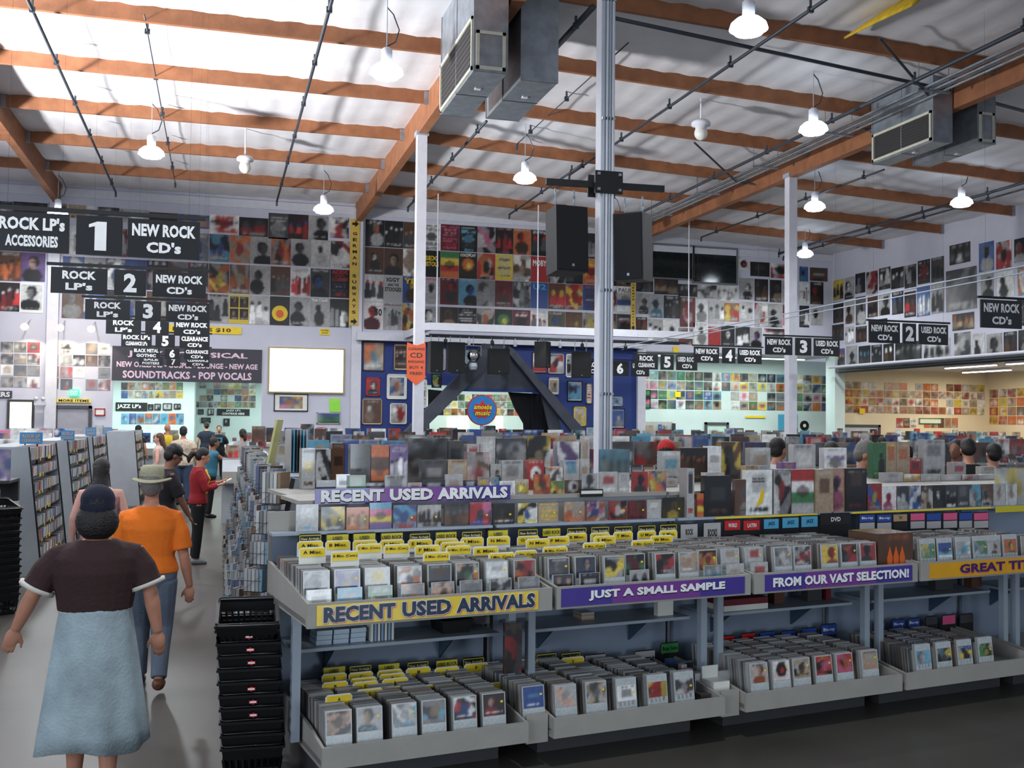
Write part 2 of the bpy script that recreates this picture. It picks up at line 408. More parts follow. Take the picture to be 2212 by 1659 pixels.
# purlins (left and right bays), girders
YP = [12.5+3.05*k for k in range(7)]
for k, y in enumerate(YP):
    for side, x0, x1 in (('left', -4.7, 4.2), ('middle', 4.4, 13.4), ('right', 13.6, XR)) + ((('far left', -13.5, -4.9),) if k > 3 else ()):
        mb = MB(); z0, z1 = zroof(x0), zroof(x1)
        mb.add([(x0, y-.045, z0-.28), (x1, y-.045, z1-.28), (x1, y+.045, z1-.28), (x0, y+.045, z0-.28),
                (x0, y-.045, z0+.1), (x1, y-.045, z1+.1), (x1, y+.045, z1+.1), (x0, y+.045, z0+.1)],
               [(3, 2, 1, 0), (4, 5, 6, 7), (0, 1, 5, 4), (1, 2, 6, 5), (2, 3, 7, 6), (3, 0, 4, 7)])
        o = mb.build('roof_beam', m_wood)
        tag(o, 'orange-stained timber roof beam, %s from the back wall, in the %s bay' % (ordn(7-k), side), 'beam', 'timber roof beams')
        for xe in (x0+.05, x1-.05):
            mb = MB(); mb.box((xe, y, zroof(xe)-.16), (.1, .12, .26)); mb.build('beam_hanger', m_galv, o)
for x, nm in ((-4.8, 'left'), (4.3, 'middle'), (13.5, 'right')):
    mb = MB(); z = zroof(x); mb.b2(x-.1, 4, z-.62, x+.1, YB, z+.1)
    tag(mb.build('girder', m_wood), 'deep laminated timber girder running to the back wall, %s one' % nm, 'beam', 'timber girders')
# ================================================================ columns, lamps, pipes, ducts, cameras, hung speakers
def column(px, py, x, y, w, ztop, label, conduits=0):
    t = thing('column', label, 'column', (x, y, 0))
    mb = MB(); mb.b2(-w/2, -w/2, 0, w/2, w/2, ztop); mb.build('post', M_white, t)
    for i in range(conduits):
        mb = MB(); cx = -w/2+.03+i*(w-.06)/max(conduits-1, 1)
        mb.tube([(cx, -w/2-.02, 0), (cx, -w/2-.02, ztop)], .017, 8); mb.build('conduit', M_white if i % 2 else M_steel, t)
        mb = MB()
        for z in (2.4, 3.6, 5.6, 7.): mb.box((cx, -w/2-.02, z), (.05, .04, .03))
        mb.build('conduit_clamp', M_steel, t)
    mb = MB(); mb.box((0, 0, ztop+.05), (w*1.3, w*1.3, .1)); mb.build('cap_plate', M_steel, t)
    return t
column(0, 0, 4.30, 11.3, .17, 8.45, 'tall white column with conduits and two hung black speakers', 4)
column(0, 0, 4.30, 22.9, .22, 8.45, 'slimmer white column behind the orange arrow sign')
column(0, 0, 13.5, 22.6, .22, 8.12, 'white column among the right-hand black aisle signs')
# high bay lamps
m_lampglow = mat('lamp_glass_lit', (1, 1, 1), .3, emit=(.94, .97, 1.), es=30)
m_shade = mat('prismatic_lamp_shade', (.9, .95, 1.), .2, emit=(.86, .93, 1.), es=7)
LAMPS = [('big lamp left of the twin air ducts', 835, 148), ('lamp over the left bay, third from the back wall', 327, 325), ('largest lamp near the top of the photo', 1617, 50),
         ('lamp left of the right-hand air duct', 1757, 272), ('lamp left of the hung speakers', 1134, 380), ('lamp above the back wall posters, before the middle girder', 699, 448),
         ('lamp at the left girder end', 125, 456), ('lamp beside the far right column, upper of two', 1760, 442), ('lamp beside the far right column, lower of two', 1739, 545), ('lamp seen between the column and the right hung speaker', 1326, 497)]
def lamp(label, p, power):
    t = thing('high_bay_lamp', 'white glowing '+label, 'lamp', p)
    mb = MB(); mb.lathe([(.05, .34), (.09, .30), (.09, .12), (.06, .09)], 14); mb.build('ballast_housing', M_white, t, smooth=True)
    mb = MB(); mb.lathe([(.07, .1), (.17, .06), (.25, -.01), (.275, -.09), (.26, -.09), (.235, -.01), (.15, .04)], 22, caps=False); mb.build('lamp_shade', m_shade, t, smooth=True)
    mb = MB(); mb.lathe([(.02, .02), (.16, .0), (.255, -.08), (.2, -.15), (.06, -.18)], 18); mb.build('bulb', m_lampglow, t, smooth=True)
    top = zroof(p[0])+.02-p[2]
    mb = MB(); mb.tube([(0, 0, .34), (0, 0, top)], .008, 6); mb.build('hanger_rod', M_steel, t)
    mb = MB(); mb.tube([(.0, 0, .36), (.14, 0, .45), (.2, 0, .65), (.1, 0, .9), (0, 0, 1.)], .012, 6); mb.build('power_cord', m_pipe, t)
    l = bpy.data.lights.new('lamp_light', 'SPOT'); l.energy = power; l.color = (.92, .96, 1.); l.shadow_soft_size = .22; l.spot_size = math.radians(165); l.spot_blend = .35
    o = bpy.data.objects.new('lamp_light', l); o.location = (0, 0, -.25); COL.objects.link(o); o.parent = t
    return t
for nm, x, y in LAMPS: lamp(nm, onZ(x, y, 7.75), 620)
for k, (x, y) in enumerate(((-6., 12.), (-1.5, 9.), (-6, 22), (18.6, 15), (18, 22), (2., 4.))):   # the same lamps go on above and outside the frame
    lamp('lamp outside the view, %s of that row' % ordn(k+1), Vector((x, y, 7.75)), 620)
# pipes along the depth of the hall: two photo points each, hanging at z
PIPES = [(60, 0, 250, 415, 8.6, .03), (717, 0, 598, 435, 8.6, .03), (1786, 0, 1228, 378, 8.45, .03), (1280, 15, 1197, 108, 8.5, .05),
         (1050, 262, 882, 448, 8.5, .03), (1262, 355, 1097, 463, 8.5, .03), (2212, 35, 1400, 465, 8.2, .04), (2212, 415, 1640, 545, 8.1, .04), (2212, 428, 1650, 552, 8.05, .025),
         (1916, 367, 1510, 512, 8.1, .025), (300, 30, 385, 395, 8.85, .012), (1340, 90, 1130, 312, 8.8, .012)]
for k, (a, b, c, d, z, r) in enumerate(PIPES):
    p, q = onZ(a, b, z), onZ(c, d, z); x = (p.x+q.x)/2
    if k in (0, 1, 2, 6, 7, 8): p.y -= 3
    t = thing('ceiling_pipe', 'long dark pipe slung under the roof, %s from the left at the top' % ordn(k+1), 'pipe', (0, 0, 0), group=None)
    mb = MB(); mb.tube([(x, p.y, z), (x, q.y, z)], r, 8); mb.build('pipe_run', m_pipe, t, smooth=True)
    yy = min(p.y, q.y)+.8
    while yy < max(p.y, q.y):
        mb = MB(); mb.tube([(x, yy, z), (x, yy, z+.16)], .022, 6); mb.box((x, yy, z), (.09, .05, .09)); mb.build('sprinkler_head', m_pipe, t)
        yy += 2.6
    mb = MB(); mb.tube([(x, q.y, z), (x, q.y+.02, z-.14)], .03, 6); mb.build('end_drop', m_pipe, t)
for k, (a, b, c, d, z) in enumerate(((1321, 38, 2026, 190, 8.5), (2026, 190, 2212, 240, 8.45))):
    p, q = onZ(a, b, z), onZ(c, d, z)
    mb = MB(); mb.tube([p, q], .035, 8); tag(mb.build('cross_main', m_pipe), 'dark sprinkler cross main high on the right, %s length' % ordn(k+1), 'pipe')
for k, (a, b, c, d) in enumerate(((1900, 83, 2005, 205), (1500, 308, 1590, 392), (1590, 392, 1650, 402), (1850, 275, 1930, 290))):
    p, q = onZ(a, b, 8.5), onZ(c, d, 8.2)
    if (q-p).length > 4: q = p+(q-p).normalized()*2.5
    mb = MB(); mb.tube([p, q], .025, 6); tag(mb.build('pipe_brace', m_pipe), 'short dark slanting brace under the roof, %s from the top' % ordn(k+1), 'brace', 'slanting braces')
# tray of conduits beside the right girder
t = thing('cable_tray', 'silver bundle of conduits running beside the right girder', 'conduit', (12.35, 0, 8.25))
for i in range(5):
    mb = MB(); mb.tube([(i*.11, 9, .02*(i % 2)), (i*.11, 33, .02*(i % 2))], .022, 6); mb.build('conduit', m_galv, t)
for y in np.arange(10, 33, 3.05):
    mb = MB(); mb.box((.22, y, -.03), (.7, .05, .04)); mb.tube([(-.1, y, 0), (-.1, y, .6)], .01, 6); mb.tube([(.55, y, 0), (.55, y, .6)], .01, 6); mb.build('tray_hanger', m_galv, t)
# ducts
m_grille = mat('dark_grille', (.20, .19, .19), .7); m_cream = mat('cream_enamel', (.78, .77, .70), .5)
def duct(x0, y0, x1, y1, z, label, grl=None, grf=None):
    t = thing('air_duct', label, 'duct', ((x0+x1)/2, (y0+y1)/2, z)); w, d = (x1-x0)/2, (y1-y0)/2; h = zroof(x0)-z+.05
    mb = MB(); mb.b2(-w, -d, 0, w, d, h); mb.build('duct_body', m_galv, t)
    for yy in (-d, 0, d): mb = MB(); mb.b2(-w-.012, yy-.015, 0, w+.012, yy+.015, h); mb.build('seam_flange', m_galv, t)
    def grille(a, b, z0, z1, side):
        g = MB(); f = MB()
        n = 9
        def bx(m, s0, q0, s1, q1, dd):
            if side == 'x': m.b2(-w-dd, s0, q0, -w+.01, s1, q1)
            else: m.b2(s0, -d-dd, q0, s1, -d+.01, q1)
        bx(g, a+.04, z0+.04, b-.04, z1-.04, .005)
        for i in range(n): zz = z0+.05+(z1-z0-.1)*i/(n-1); bx(g, a+.04, zz-.005, b-.04, zz+.005, .012)
        for (s0, q0, s1, q1) in ((a, z0, b, z0+.05), (a, z1-.05, b, z1), (a, z0, a+.05, z1), (b-.05, z0, b, z1)): bx(f, s0, q0, s1, q1, .035)
        fo = f.build('grille_frame', m_cream, t); g.build('grille', m_grille, fo)
    if grl: grille(-d+.03, d-.03, .03, grl, 'x')
    if grf: grille(-w+.03, w-.03, .03, grf, 'y')
    mb = MB(); mb.box((0, -d+.8, -.01), (.09, .09, .02)); mb.build('sensor', M_white, t)
duct(3.62, 15.1, 4.14, 17.5, 7.36, 'galvanised duct box with two grilles, left of the girder', .85, .62)
duct(4.48, 15.5, 5.08, 17.7, 7.43, 'plain galvanised duct box, right of the girder')
duct(12.95, 16.6, 13.36, 18.5, 7.45, 'duct box with pale side grille, before the right girder', .6)
duct(13.95, 16.6, 14.35, 18.5, 7.5, 'small duct box with a brown front grille, far right', None, .6)
# dome cameras
for nm, (x, y) in (('left', (529, 372)), ('right', (1514, 300))):
    p = onZ(x, y, 8.0); t = thing('dome_camera', 'white dome camera hanging under the roof, the %s one' % nm, 'camera', p)
    mb = MB(); mb.lathe([(.16, .38), (.20, .34), (.20, .28), (.12, .26), (.11, .14)], 18); mb.build('housing', M_white, t, smooth=True)
    mb = MB(); mb.ell((0, 0, .12), (.14, .14, .15)); mb.build('dome', M_cardw, t, smooth=True)
    mb = MB(); mb.tube([(0, 0, .38), (0, 0, zroof(p.x)-8.0)], .02, 6); mb.build('stem', M_white, t)
# speakers hung from the crossbar on the near column
t = thing('speaker_crossbar', 'black steel crossbar clamped to the near column', 'crossbar', (4.30, 11.3, 4.85))
mb = MB(); mb.b2(-.72, -.06, -.05, .72, .0, .02); mb.build('bar', M_black, t, rz=-.05)
mb = MB(); mb.b2(-.17, .1, -.13, .17, .13, .13); mb.build('clamp', M_black, t); mb = MB(); mb.b2(-.17, -.14, -.13, .17, -.105, .13); c_ = mb.build('clamp', M_black, t)
for x in (-.13, .13):
    for z in (-.09, .09):
        mb = MB(); mb.box((x, -.15, z), (.03, .03, .03)); mb.build('bolt', m_galv, c_)
def speaker(name, label, p, w, h, d, rz, rx=0, zt=None, taper=.8):
    t = thing(name, label, 'speaker', p); t.rotation_euler = (rx, 0, rz)
    mb = MB(); mb.add([(-w/2, -d/2, 0), (w/2, -d/2, 0), (w/2*taper, d/2, 0), (-w/2*taper, d/2, 0), (-w/2, -d/2, h), (w/2, -d/2, h), (w/2*taper, d/2, h), (-w/2*taper, d/2, h)],
                      [(3, 2, 1, 0), (4, 5, 6, 7), (0, 1, 5, 4), (1, 2, 6, 5), (2, 3, 7, 6), (3, 0, 4, 7)]); mb.build('cabinet', M_black, t)
    mb = MB(); mb.b2(-w/2+.015, -d/2-.012, .015, w/2-.015, -d/2, h-.015); mb.build('grille', M_blackfab, t)
    mb = MB(); mb.box((0, -d/2-.014, .07), (.03, .006, .03)); mb.build('badge', m_galv, t)
    if zt:
        for x in (-w*.3, w*.3):
            mb = MB(); mb.tube([(x, 0, h), (x, 0, h+zt)], .008, 6)
            for i in range(int(zt/.045)): mb.box((x, 0, h+.02+i*.045), (.03 if i % 2 else .01, .01 if i % 2 else .03, .035))
            mb.build('chain', m_galv, t)
    return t
p = atD(1222, 592, 12.0); speaker('hung_speaker', 'black loudspeaker hung by chains, left of the near column', p, .40, .76, .38, .12, math.radians(-3), .24)
p = atD(1372, 608, 12.1); speaker('hung_speaker', 'black loudspeaker turned side-on, right of the near column', p, .36, .78, .42, -.75, math.radians(4), .2)
# lighting frame hung before the stage
p0, p1, p2 = onZ(925, 708, 4.75), onZ(1395, 743, 4.75), onY(860, 728, YB)
X0, X1, YF = p0.x, p1.x+.1, p0.y
t = thing('lighting_frame', 'white rectangular beam frame hung before the stage', 'frame', (X0, YF, 4.7))
mb = MB(); mb.b2(0, -.1, -.02, X1-X0, .1, .2); mb.build('front_beam', M_white, t)
mb = MB(); mb.b2(-.1, 0, -.02, .1, YB-YF-.45, .2); mb.build('side_beam', M_white, t)
for x in (.25, 3.35, X1-X0-.1):
    mb = MB(); mb.tube([(x, 0, .2), (x, 0, 4.1-.04*max(0, x+X0-4.3))], .018, 6); mb.build('suspension_rod', M_white, t)
mb = MB(); mb.tube([(.1, .35, -.12), (X1-X0, .35, -.12)], .03, 8); mb.tube([(.1, .9, -.12), (X1-X0, .9, -.12)], .03, 8); mb.build('lighting_pipe', m_pipe, t)
for i in range(9):
    x = .6+i*.72
    mb = MB(); mb.tube([(x, .35, -.15), (x, .35, -.26)], .015, 6); mb.lathe([(.045, 0), (.06, .08), (.05, .16)], 10, (x, .35, -.4)); mb.build('spotlight', M_white if i % 2 else M_black, t)
for i, (a, b, c, d, w_) in enumerate(((922, 738, 955, 806, .4), (962, 740, 1003, 806, .5), (1048, 754, 1101, 808, .66), (1156, 738, 1186, 794, .38), (1229, 760, 1278, 816, .6))):
    p = onY((a+c)/2, d, YF+.35); q = onY((a+c)/2, b, YF+.35)
    nm = ['beside the orange arrow sign', 'second from the orange arrow sign', 'squarest one, over the stage peak', 'narrow one seen side-on', 'just left of the near column']
    speaker('stage_speaker', 'black stage loudspeaker, '+nm[i], p, w_, q.z-p.z, .4, [.15, .1, .0, .9, -.1][i], 0, max(.1, 4.57-q.z))
p = onY(1022, 790, YF+.35); t = thing('mirror_ball_light', 'chrome spotlight hung left of the stage peak', 'spotlight', p)
mb = MB(); mb.ell((0, 0, .3), (.2, .2, .2)); mb.build('reflector', mat('chrome', (.8, .8, .82), .1, metal=1.), t, smooth=True)
mb = MB(); mb.tube([(-.24, 0, .3), (-.24, 0, .6), (.24, 0, .6), (.24, 0, .3)], .015, 6); mb.tube([(0, 0, .6), (0, 0, 4.56-p.z)], .012, 6); mb.build('yoke', M_steel, t)
mb = MB(); mb.lathe([(.1, 0), (.14, .1), (.12, .2)], 12, (0, 0, -.12)); mb.build('lamp_head', M_steel, t)
# pipes and strip lights under the right wall header
t = thing('strip_light_run', 'long run of tubes and pipes under the right wall header', 'light fitting', (XR-.35, 0, 3.95))
mb = MB(); mb.tube([(0, 10, 0), (0, YB-1, 0)], .07, 10); mb.build('black_pipe', M_black, t)
mb = MB(); mb.tube([(-.12, 10, .16), (-.12, YB-.5, .16)], .05, 8); mb.build('white_pipe', M_white, t)
m_tube = mat('fluorescent_tube', (1, 1, 1), .3, emit=(1, .96, .88), es=7); m_tubeg = mat('cool_fluorescent_tube', (1, 1, 1), .3, emit=(.85, 1, .94), es=7)
for y in np.arange(12, 32, 4.2):
    mb = MB(); mb.tube([(.5, y, .04), (.5, y+2.4, .04)], .03, 8); mb.build('tube_lamp', m_tube, t)
def strip(x, y, z, n, m, col, power, lab, rz=0, L=2.4):
    for i in range(n):
        xx = x+i*(L+.5) if rz == 0 else x; yy = y if rz == 0 else y+i*(L+.5)
        t = thing('fluorescent_fitting', 'white fluorescent fitting on the %s, %s one' % (lab, ordn(i+1)), 'light fitting', (xx, yy, z), rz)
        mb = MB(); mb.box((0, 0, .05), (L, .18, .06)); mb.build('housing', M_white, t)
        mb = MB(); mb.tube([(-L/2, -.04, 0), (L/2, -.04, 0)], .016, 6); mb.tube([(-L/2, .04, 0), (L/2, .04, 0)], .016, 6); mb.build('tube_lamp', m, t)
        l = bpy.data.lights.new('tube_light', 'AREA'); l.shape = 'RECTANGLE'; l.size = L; l.size_y = .15; l.energy = power; l.color = col
        o = bpy.data.objects.new('tube_light', l); o.location = (0, 0, -.05); COL.objects.link(o); o.parent = t
strip(14.6, YB+1.3, 4.48, 3, m_tubeg, (.88, 1., .95), 85, 'far room ceiling')
strip(-2.6, 35.8, 3.5, 2, m_tubeg, (.88, 1., .95), 120, 'side room ceiling')
strip(2.4, 38.5, 3.5, 1, m_tubeg, (.88, 1., .95), 120, 'side room ceiling at its far end')
strip(7.2, 35.6, 3.6, 2, m_tubeg, (.93, 1., .9), 90, 'ceiling behind the stage')
strip(24.2, 20.5, 4.0, 4, m_tube, (1., .92, .76), 130, 'annexe ceiling', math.pi/2, 2.4)
strip(26.8, 31.5, 4.0, 1, m_tube, (1., .92, .76), 110, 'annexe ceiling by its corner', math.pi/2, 2.4)
# ================================================================ posters, sleeves and signs on the walls
def words(spec): return CN[spec[1]], CN[spec[2]]
STY = dict(S='simple', P='portrait', G='group', T='lettered', A='abstract', B='banded', C='disc', F='plain')
def panel(name, label, cat, px0, py0, px1, py1, Y, spec, n=12, t=.012, grp=None, X=None, m=None, border=None, gap=0.):
    if X is None:
        p, q = onY(px0, py0, Y), onY(px1, py1, Y); w = q.x-p.x; h = p.z-q.z
        loc = ((p.x+q.x)/2, Y, q.z); rz = 0
    else:
        p, q = onX(px0, py0, X), onX(px1, py1, X); w = p.y-q.y; h = p.z-q.z
        if h < .05: h = .5
        loc = (X, (p.y+q.y)/2, q.z); rz = -math.pi/2
    o = link(name, art_mesh(name, w-gap, h-gap, t, spec, n, m, None, border), None, loc, rz)
    tag(o, label, cat, grp); return o, w, h
def poster(label, w, h, loc, spec, rz=0, grp=None, n=16, lines=None, name='poster', cat='poster', ink='k'):
    o = link(name, art_mesh(name, w, h, .012, spec, n), None, loc, rz); tag(o, label, cat, grp)
    if lines: letters(o, [(s, a*w-w/2, b*h, c*w-w/2, d*h) for s, a, b, c, d in lines], pm(ink), -.016)
    return o
RN = ['top', 'second', 'third', 'bottom']
GR = [['Pkow', 'Gkwd', 'Gntd', 'Twgd', 'Tmpr', 'Tkcd', 'Akwp', 'Gkdr', 'Porn', 'Gkrd', 'Tbvc', 'Tkrw', 'Gkdl', 'Gkdt', 'Gkdm', 'Gkbd', 'Tkrd'],
      ['Pnwd', 'Pntd', 'Awst', 'Skyw', 'Beyro', 'Ckoy', 'Aork', 'Tylb', 'Awnt', 'Srwr', 'Akwd', 'Gkbd', 'Tory', 'Tkdw', 'Gndk', 'Pkmd', 'Pkdg'],
      ['Gwrd', 'Slkd', 'Pbyn', 'Plkw', 'Pmrd', 'Pcbk', 'Agdl', 'Pmrn', 'Adkl', 'Sbkw', 'Gnyr', 'Aoyr', 'Tbno', 'Awrd', 'Bwlbw', 'Awbk', 'Gkmn'],
      ['Pwrm', 'Glkg', 'Akyo', 'Plwk', 'Pkns', 'Tkwr', 'Aldo', 'Ckey', 'Tmkw', 'Gwrl', 'Pdby', 'Pnyt', 'Adly', 'Gnkt', 'Tdkr', 'Twrd', 'Gkwr']]
XG = 4.53; ZR = [8.60, 7.69, 6.79, 5.89]; WR = {(1, 3): [('SEX', .15, .62, .85, .8), ('PISTOLS', .08, .4, .92, .58)], (1, 5): [('COLDPLAY', .06, .84, .94, .94)],
      (1, 9): [('MOBY', .1, .62, .9, .86)], (2, 1): [('IGGY', .15, .76, .85, .92), ('AND THE', .2, .6, .8, .7), ('STOOGES', .06, .4, .94, .56)],
      (2, 2): [('YES', .06, .72, .94, .92)], (2, 9): [('U2', .12, .72, .88, .95)], (2, 14): [('PAUL', .08, .76, .92, .94)], (3, 0): [('50', .56, .5, .94, .76)],
      (3, 1): [('SYSTEM OF A DOWN', .04, .88, .96, .94)], (2, 3): [('NINA', .08, .88, .92, .97)]}
INK = {(1, 3): 'y', (1, 5): 'w', (1, 9): 'w', (2, 1): 'k', (2, 2): 'y', (2, 9): 'c', (2, 14): 'g', (3, 0): 'k', (3, 1): 'm', (2, 3): 'p'}
for i in range(4):
    for j in range(17):
        if j > 14: continue
        sp = GR[i][j]; a, b = words(sp); h = .885 if i < 3 else .80 if j > 2 else .9
        if i == 3 and j > 2: z = 5.02
        else: z = ZR[i]-h
        poster('%s and %s %s poster, %s row, %s from the upper yellow strip' % (a, b, STY[sp[0]], RN[i], ordn(j+1)), .618, h, (XG+(j+.5)*.632, YB-.001, z), sp,
               grp='music posters on the back wall', lines=WR.get((i, j)), ink=INK.get((i, j), 'k'))
# left part, between the left pilaster and the yellow strip
ROWL = [(7.83, 6.96), (6.9, 5.98), (5.94, 5.02)]
GL = [['Akcb', 'Aotr', 'Pldk', 'Akor', 'Pldk', 'Plkw', 'Akrw'], ['Akoy', 'Anot', 'Pldk', 'Gntd', 'Gwkr', 'Pdbk', 'Tkrb'], ['Glkd', 'Sykn', 'Gldw', 'Skyr', 'Pldk', 'Plkd', 'Gkdw']]
WL = {(0, 6): None, (1, 6): [('AC/DC', .08, .84, .92, .98)], (2, 5): [('The Clash', .05, .88, .9, .98)], (2, 0): [('THE SMITHS', .05, .91, .95, .98)]}
for i in range(3):
    for j in range(7):
        z1, z0 = ROWL[i]; sp = GL[i][j]; a, b = words(sp)
        o = poster('%s and %s %s poster, %s portrait row, %s left of the yellow strip' % (a, b, STY[sp[0]], RN[i+1] if i < 2 else 'lowest', ordn(7-j)), .615, z1-z0, (-.37+(j+.5)*.631, YB-.001, z0), sp,
               grp='posters over the screen wall', lines=WL.get((i, j)), ink='r' if (i, j) == (1, 6) else 'w' if j == 5 else 'k')
        if (i, j) == (2, 1):
            for a_ in (-.15, .15):
                for b_ in (.14, .52): link('photo_block', art_mesh('photo_block', .26, .34, .008, 'Pksn', 8), o, (a_, -.012, b_))
        if (i, j) == (2, 3):
            mb = MB(); mb.tube([(0, -.012, .38), (0, -.02, .38)], .25, 24); mb.build('yellow_disc', pm('y'), o)
            mb = MB(); mb.tube([(.0, -.02, .36), (0, -.026, .36)], .13, 9); mb.build('red_shape', pm('o'), o)
    for j in range(7):
        sp = r_.choice(['G', 'P', 'A'])+''.join(r_.choice(list('kdglwnbm'), 3)); a, b = words(sp); z1, z0 = ROWL[i]
        poster('%s and %s %s poster behind hanging signs, %s row, %s from pilaster' % (a, b, STY[sp[0]], RN[i+1] if i < 2 else 'lowest', ordn(j+1)), .61, z1-z0, (-4.62+(j+.5)*.605, YB-.001, z0), sp, grp='posters behind the left hanging signs')
def zrect(l, z, scale, ox, oy): return ox+l[0]/scale, oy+l[1]/scale, ox+l[2]/scale, oy+l[3]/scale
LT = [(0, 95, 75, 170, 'Gkdl'), (80, 97, 283, 170, 'Gkdn'), (290, 105, 400, 190, 'Gtkd'), (410, 115, 512, 200, 'Ftyk'), (515, 125, 712, 205, 'Awkl'), (715, 140, 888, 232, 'Gldw'), (890, 160, 1063, 242, 'Gndk'), (1068, 172, 1248, 262, 'Gbts'), (1253, 172, 1426, 298, 'Twrk'), (1430, 190, 1600, 310, 'Gkdr'),
      (1605, 165, 1720, 325, 'Tdlg'), (1723, 172, 1840, 325, 'Gkbr'), (1844, 180, 1958, 330, 'Pldk'), (1973, 190, 2082, 320, 'Awkr')]
for k, l in enumerate(LT):
    a, b = words(l[4])
    panel('poster', '%s and %s poster in the top row over the hanging signs, %s from left' % (a, b, ordn(k+1)), 'poster', *zrect(l, 0, 2.765, 0, 400), YB-.001, l[4], 13, grp='top row posters on the left')
for k, l in enumerate([(0, 395, 126, 575, 'Gnko'), (130, 400, 268, 578, 'Pvsk'), (0, 580, 115, 755, 'Gkwr'), (120, 580, 258, 765, 'Swdk')]):
    a, b = words(l[4])
    o, w, h = panel('poster', '%s and %s poster left of the left pilaster, %s' % (a, b, ['upper outer', 'upper inner', 'lower outer', 'lower inner with a large head'][k]), 'poster', *zrect(l, 0, 2.765, 0, 400), YB-.001, l[4], 14, grp='posters left of the pilaster')
    if k == 3: link('photo_print', art_mesh('photo_print', w*.88, h*.84, .006, 'Pwgk', 16, None, 5), o, (0, -.012, h*.1))
# right part of the back wall and the right wall
RB = [(715, 240, 770, 300, 'Cwkr'), (778, 255, 878, 335, 'Fkdd'), (885, 262, 985, 345, 'Awrk'), (1035, 280, 1080, 360, 'Pbkc'), (1090, 285, 1182, 360, 'Tnkd'),
      (720, 340, 795, 455, 'Plwk'), (800, 345, 870, 465, 'Gkdn'), (880, 350, 940, 470, 'Pkdt'), (945, 355, 985, 475, 'Plcw'), (1035, 365, 1085, 475, 'Gwkl'), (1092, 360, 1160, 480, 'Pkrn'),
      (180, 345, 268, 415, 'Gknd'), (275, 345, 398, 430, 'Gknt'), (400, 372, 498, 440, 'Gkld'), (500, 376, 600, 448, 'Akwl'), (605, 378, 710, 465, 'Gwkl'),
      (180, 420, 245, 530, 'Plgd'), (248, 425, 320, 550, 'Pldc'), (325, 432, 408, 553, 'Gkwd'), (410, 440, 487, 598, 'Amnr'), (490, 450, 555, 570, 'Pwkl'), (560, 460, 640, 580, 'Glkw'), (642, 470, 718, 570, 'Aryo'), (722, 465, 790, 575, 'Glkw'), (800, 470, 868, 598, 'Awrl'), (870, 475, 945, 600, 'Pldk'), (948, 480, 985, 590, 'Gnkp'), (1035, 485, 1085, 600, 'Gkdl'), (1095, 490, 1158, 590, 'Plkw'),
      (180, 545, 236, 625, 'Gkrn'), (240, 555, 318, 685, 'Glkw'), (320, 560, 400, 685, 'Pwkl'), (402, 602, 475, 690, 'Annr'), (480, 573, 555, 700, 'Pwkl'), (558, 595, 622, 700, 'Trkr'), (625, 590, 695, 700, 'Pkwd'), (700, 595, 775, 705, 'Gkdw'), (778, 600, 838, 705, 'Plvk'), (850, 605, 985, 650, 'Gkrw')]
CNT = {}
for k, l in enumerate(RB):
    a, b = words(l[4]); row = 'top' if l[1] < 338 and k < 5 else 'second' if l[1] < 400 else 'third' if l[1] < 540 else 'bottom'
    CNT[row] = CNT.get(row, 0)+1
    panel('poster', '%s and %s %s poster near the back corner, %s row, %s listed' % (a, b, STY[l[4][0]], row, ordn(CNT[row])) if 0 else '%s and %s %s poster near the back corner, %s row, %s' % (a, b, STY[l[4][0]], row, ordn(CNT[row])), 'poster', *zrect(l, 0, 2.4254, 1300, 460), YB-.001, l[4], 13, grp='posters near the right corner of the back wall')
RW = [(1212, 345, 1268, 455, 'Gydk'), (1272, 330, 1325, 450, 'Plwk'), (1328, 310, 1382, 420, 'Pkcl'), (1385, 300, 1448, 425, 'Alkr'), (1452, 280, 1515, 400, 'Gkwl'), (1515, 280, 1585, 395, 'Gkwd'), (1585, 265, 1650, 400, 'Akdl'), (1655, 240, 1722, 370, 'Tkrw'), (1725, 225, 1795, 360, 'Gdnk'), (1820, 155, 1935, 265, 'Gkdl'), (1975, 145, 2058, 305, 'Pbkw'), (2065, 140, 2150, 290, 'Awrk'), (2160, 125, 2240, 255, 'Pkrw'),
      (1212, 460, 1268, 575, 'Pkdn'), (1275, 455, 1325, 580, 'Plkn'), (1330, 430, 1385, 585, 'Pdkw'), (1392, 425, 1448, 545, 'Gndk'), (1450, 415, 1512, 535, 'Pldk'), (1520, 405, 1582, 530, 'Gkbd'), (1585, 405, 1648, 545, 'Gkdr'), (1650, 375, 1722, 540, 'Gbcw'), (1725, 365, 1795, 525, 'Gldk'), (1800, 280, 1970, 510, 'Agdg'), (1985, 305, 2055, 440, 'Pldk'), (2070, 300, 2165, 440, 'Pwkd'), (2178, 270, 2250, 430, 'Aocw'),
      (1835, 520, 1955, 612, 'Gkot'), (1205, 580, 1270, 670, 'Gknd'), (1275, 590, 1325, 685, 'Glkw'), (1330, 590, 1390, 676, 'Gkdn'), (1395, 552, 1500, 670, 'Gkdl'), (2175, 440, 2250, 590, 'Gkld'),
      (1280, 690, 1340, 820, 'Plkd'), (1345, 690, 1410, 815, 'Gkcd'), (1412, 685, 1470, 800, 'Gkld'), (1475, 680, 1532, 790, 'Gkwn'), (1535, 670, 1680, 790, 'Gkwd'), (1685, 655, 1830, 770, 'Gwdk'), (1845, 620, 1935, 745, 'Aldw'), (1940, 622, 2010, 770, 'Pwkd'), (2015, 625, 2100, 765, 'Pldk'), (2105, 615, 2178, 755, 'Gkdn'), (2182, 605, 2250, 745, 'Pkdl'), (1225, 705, 1275, 825, 'Gvyd')]
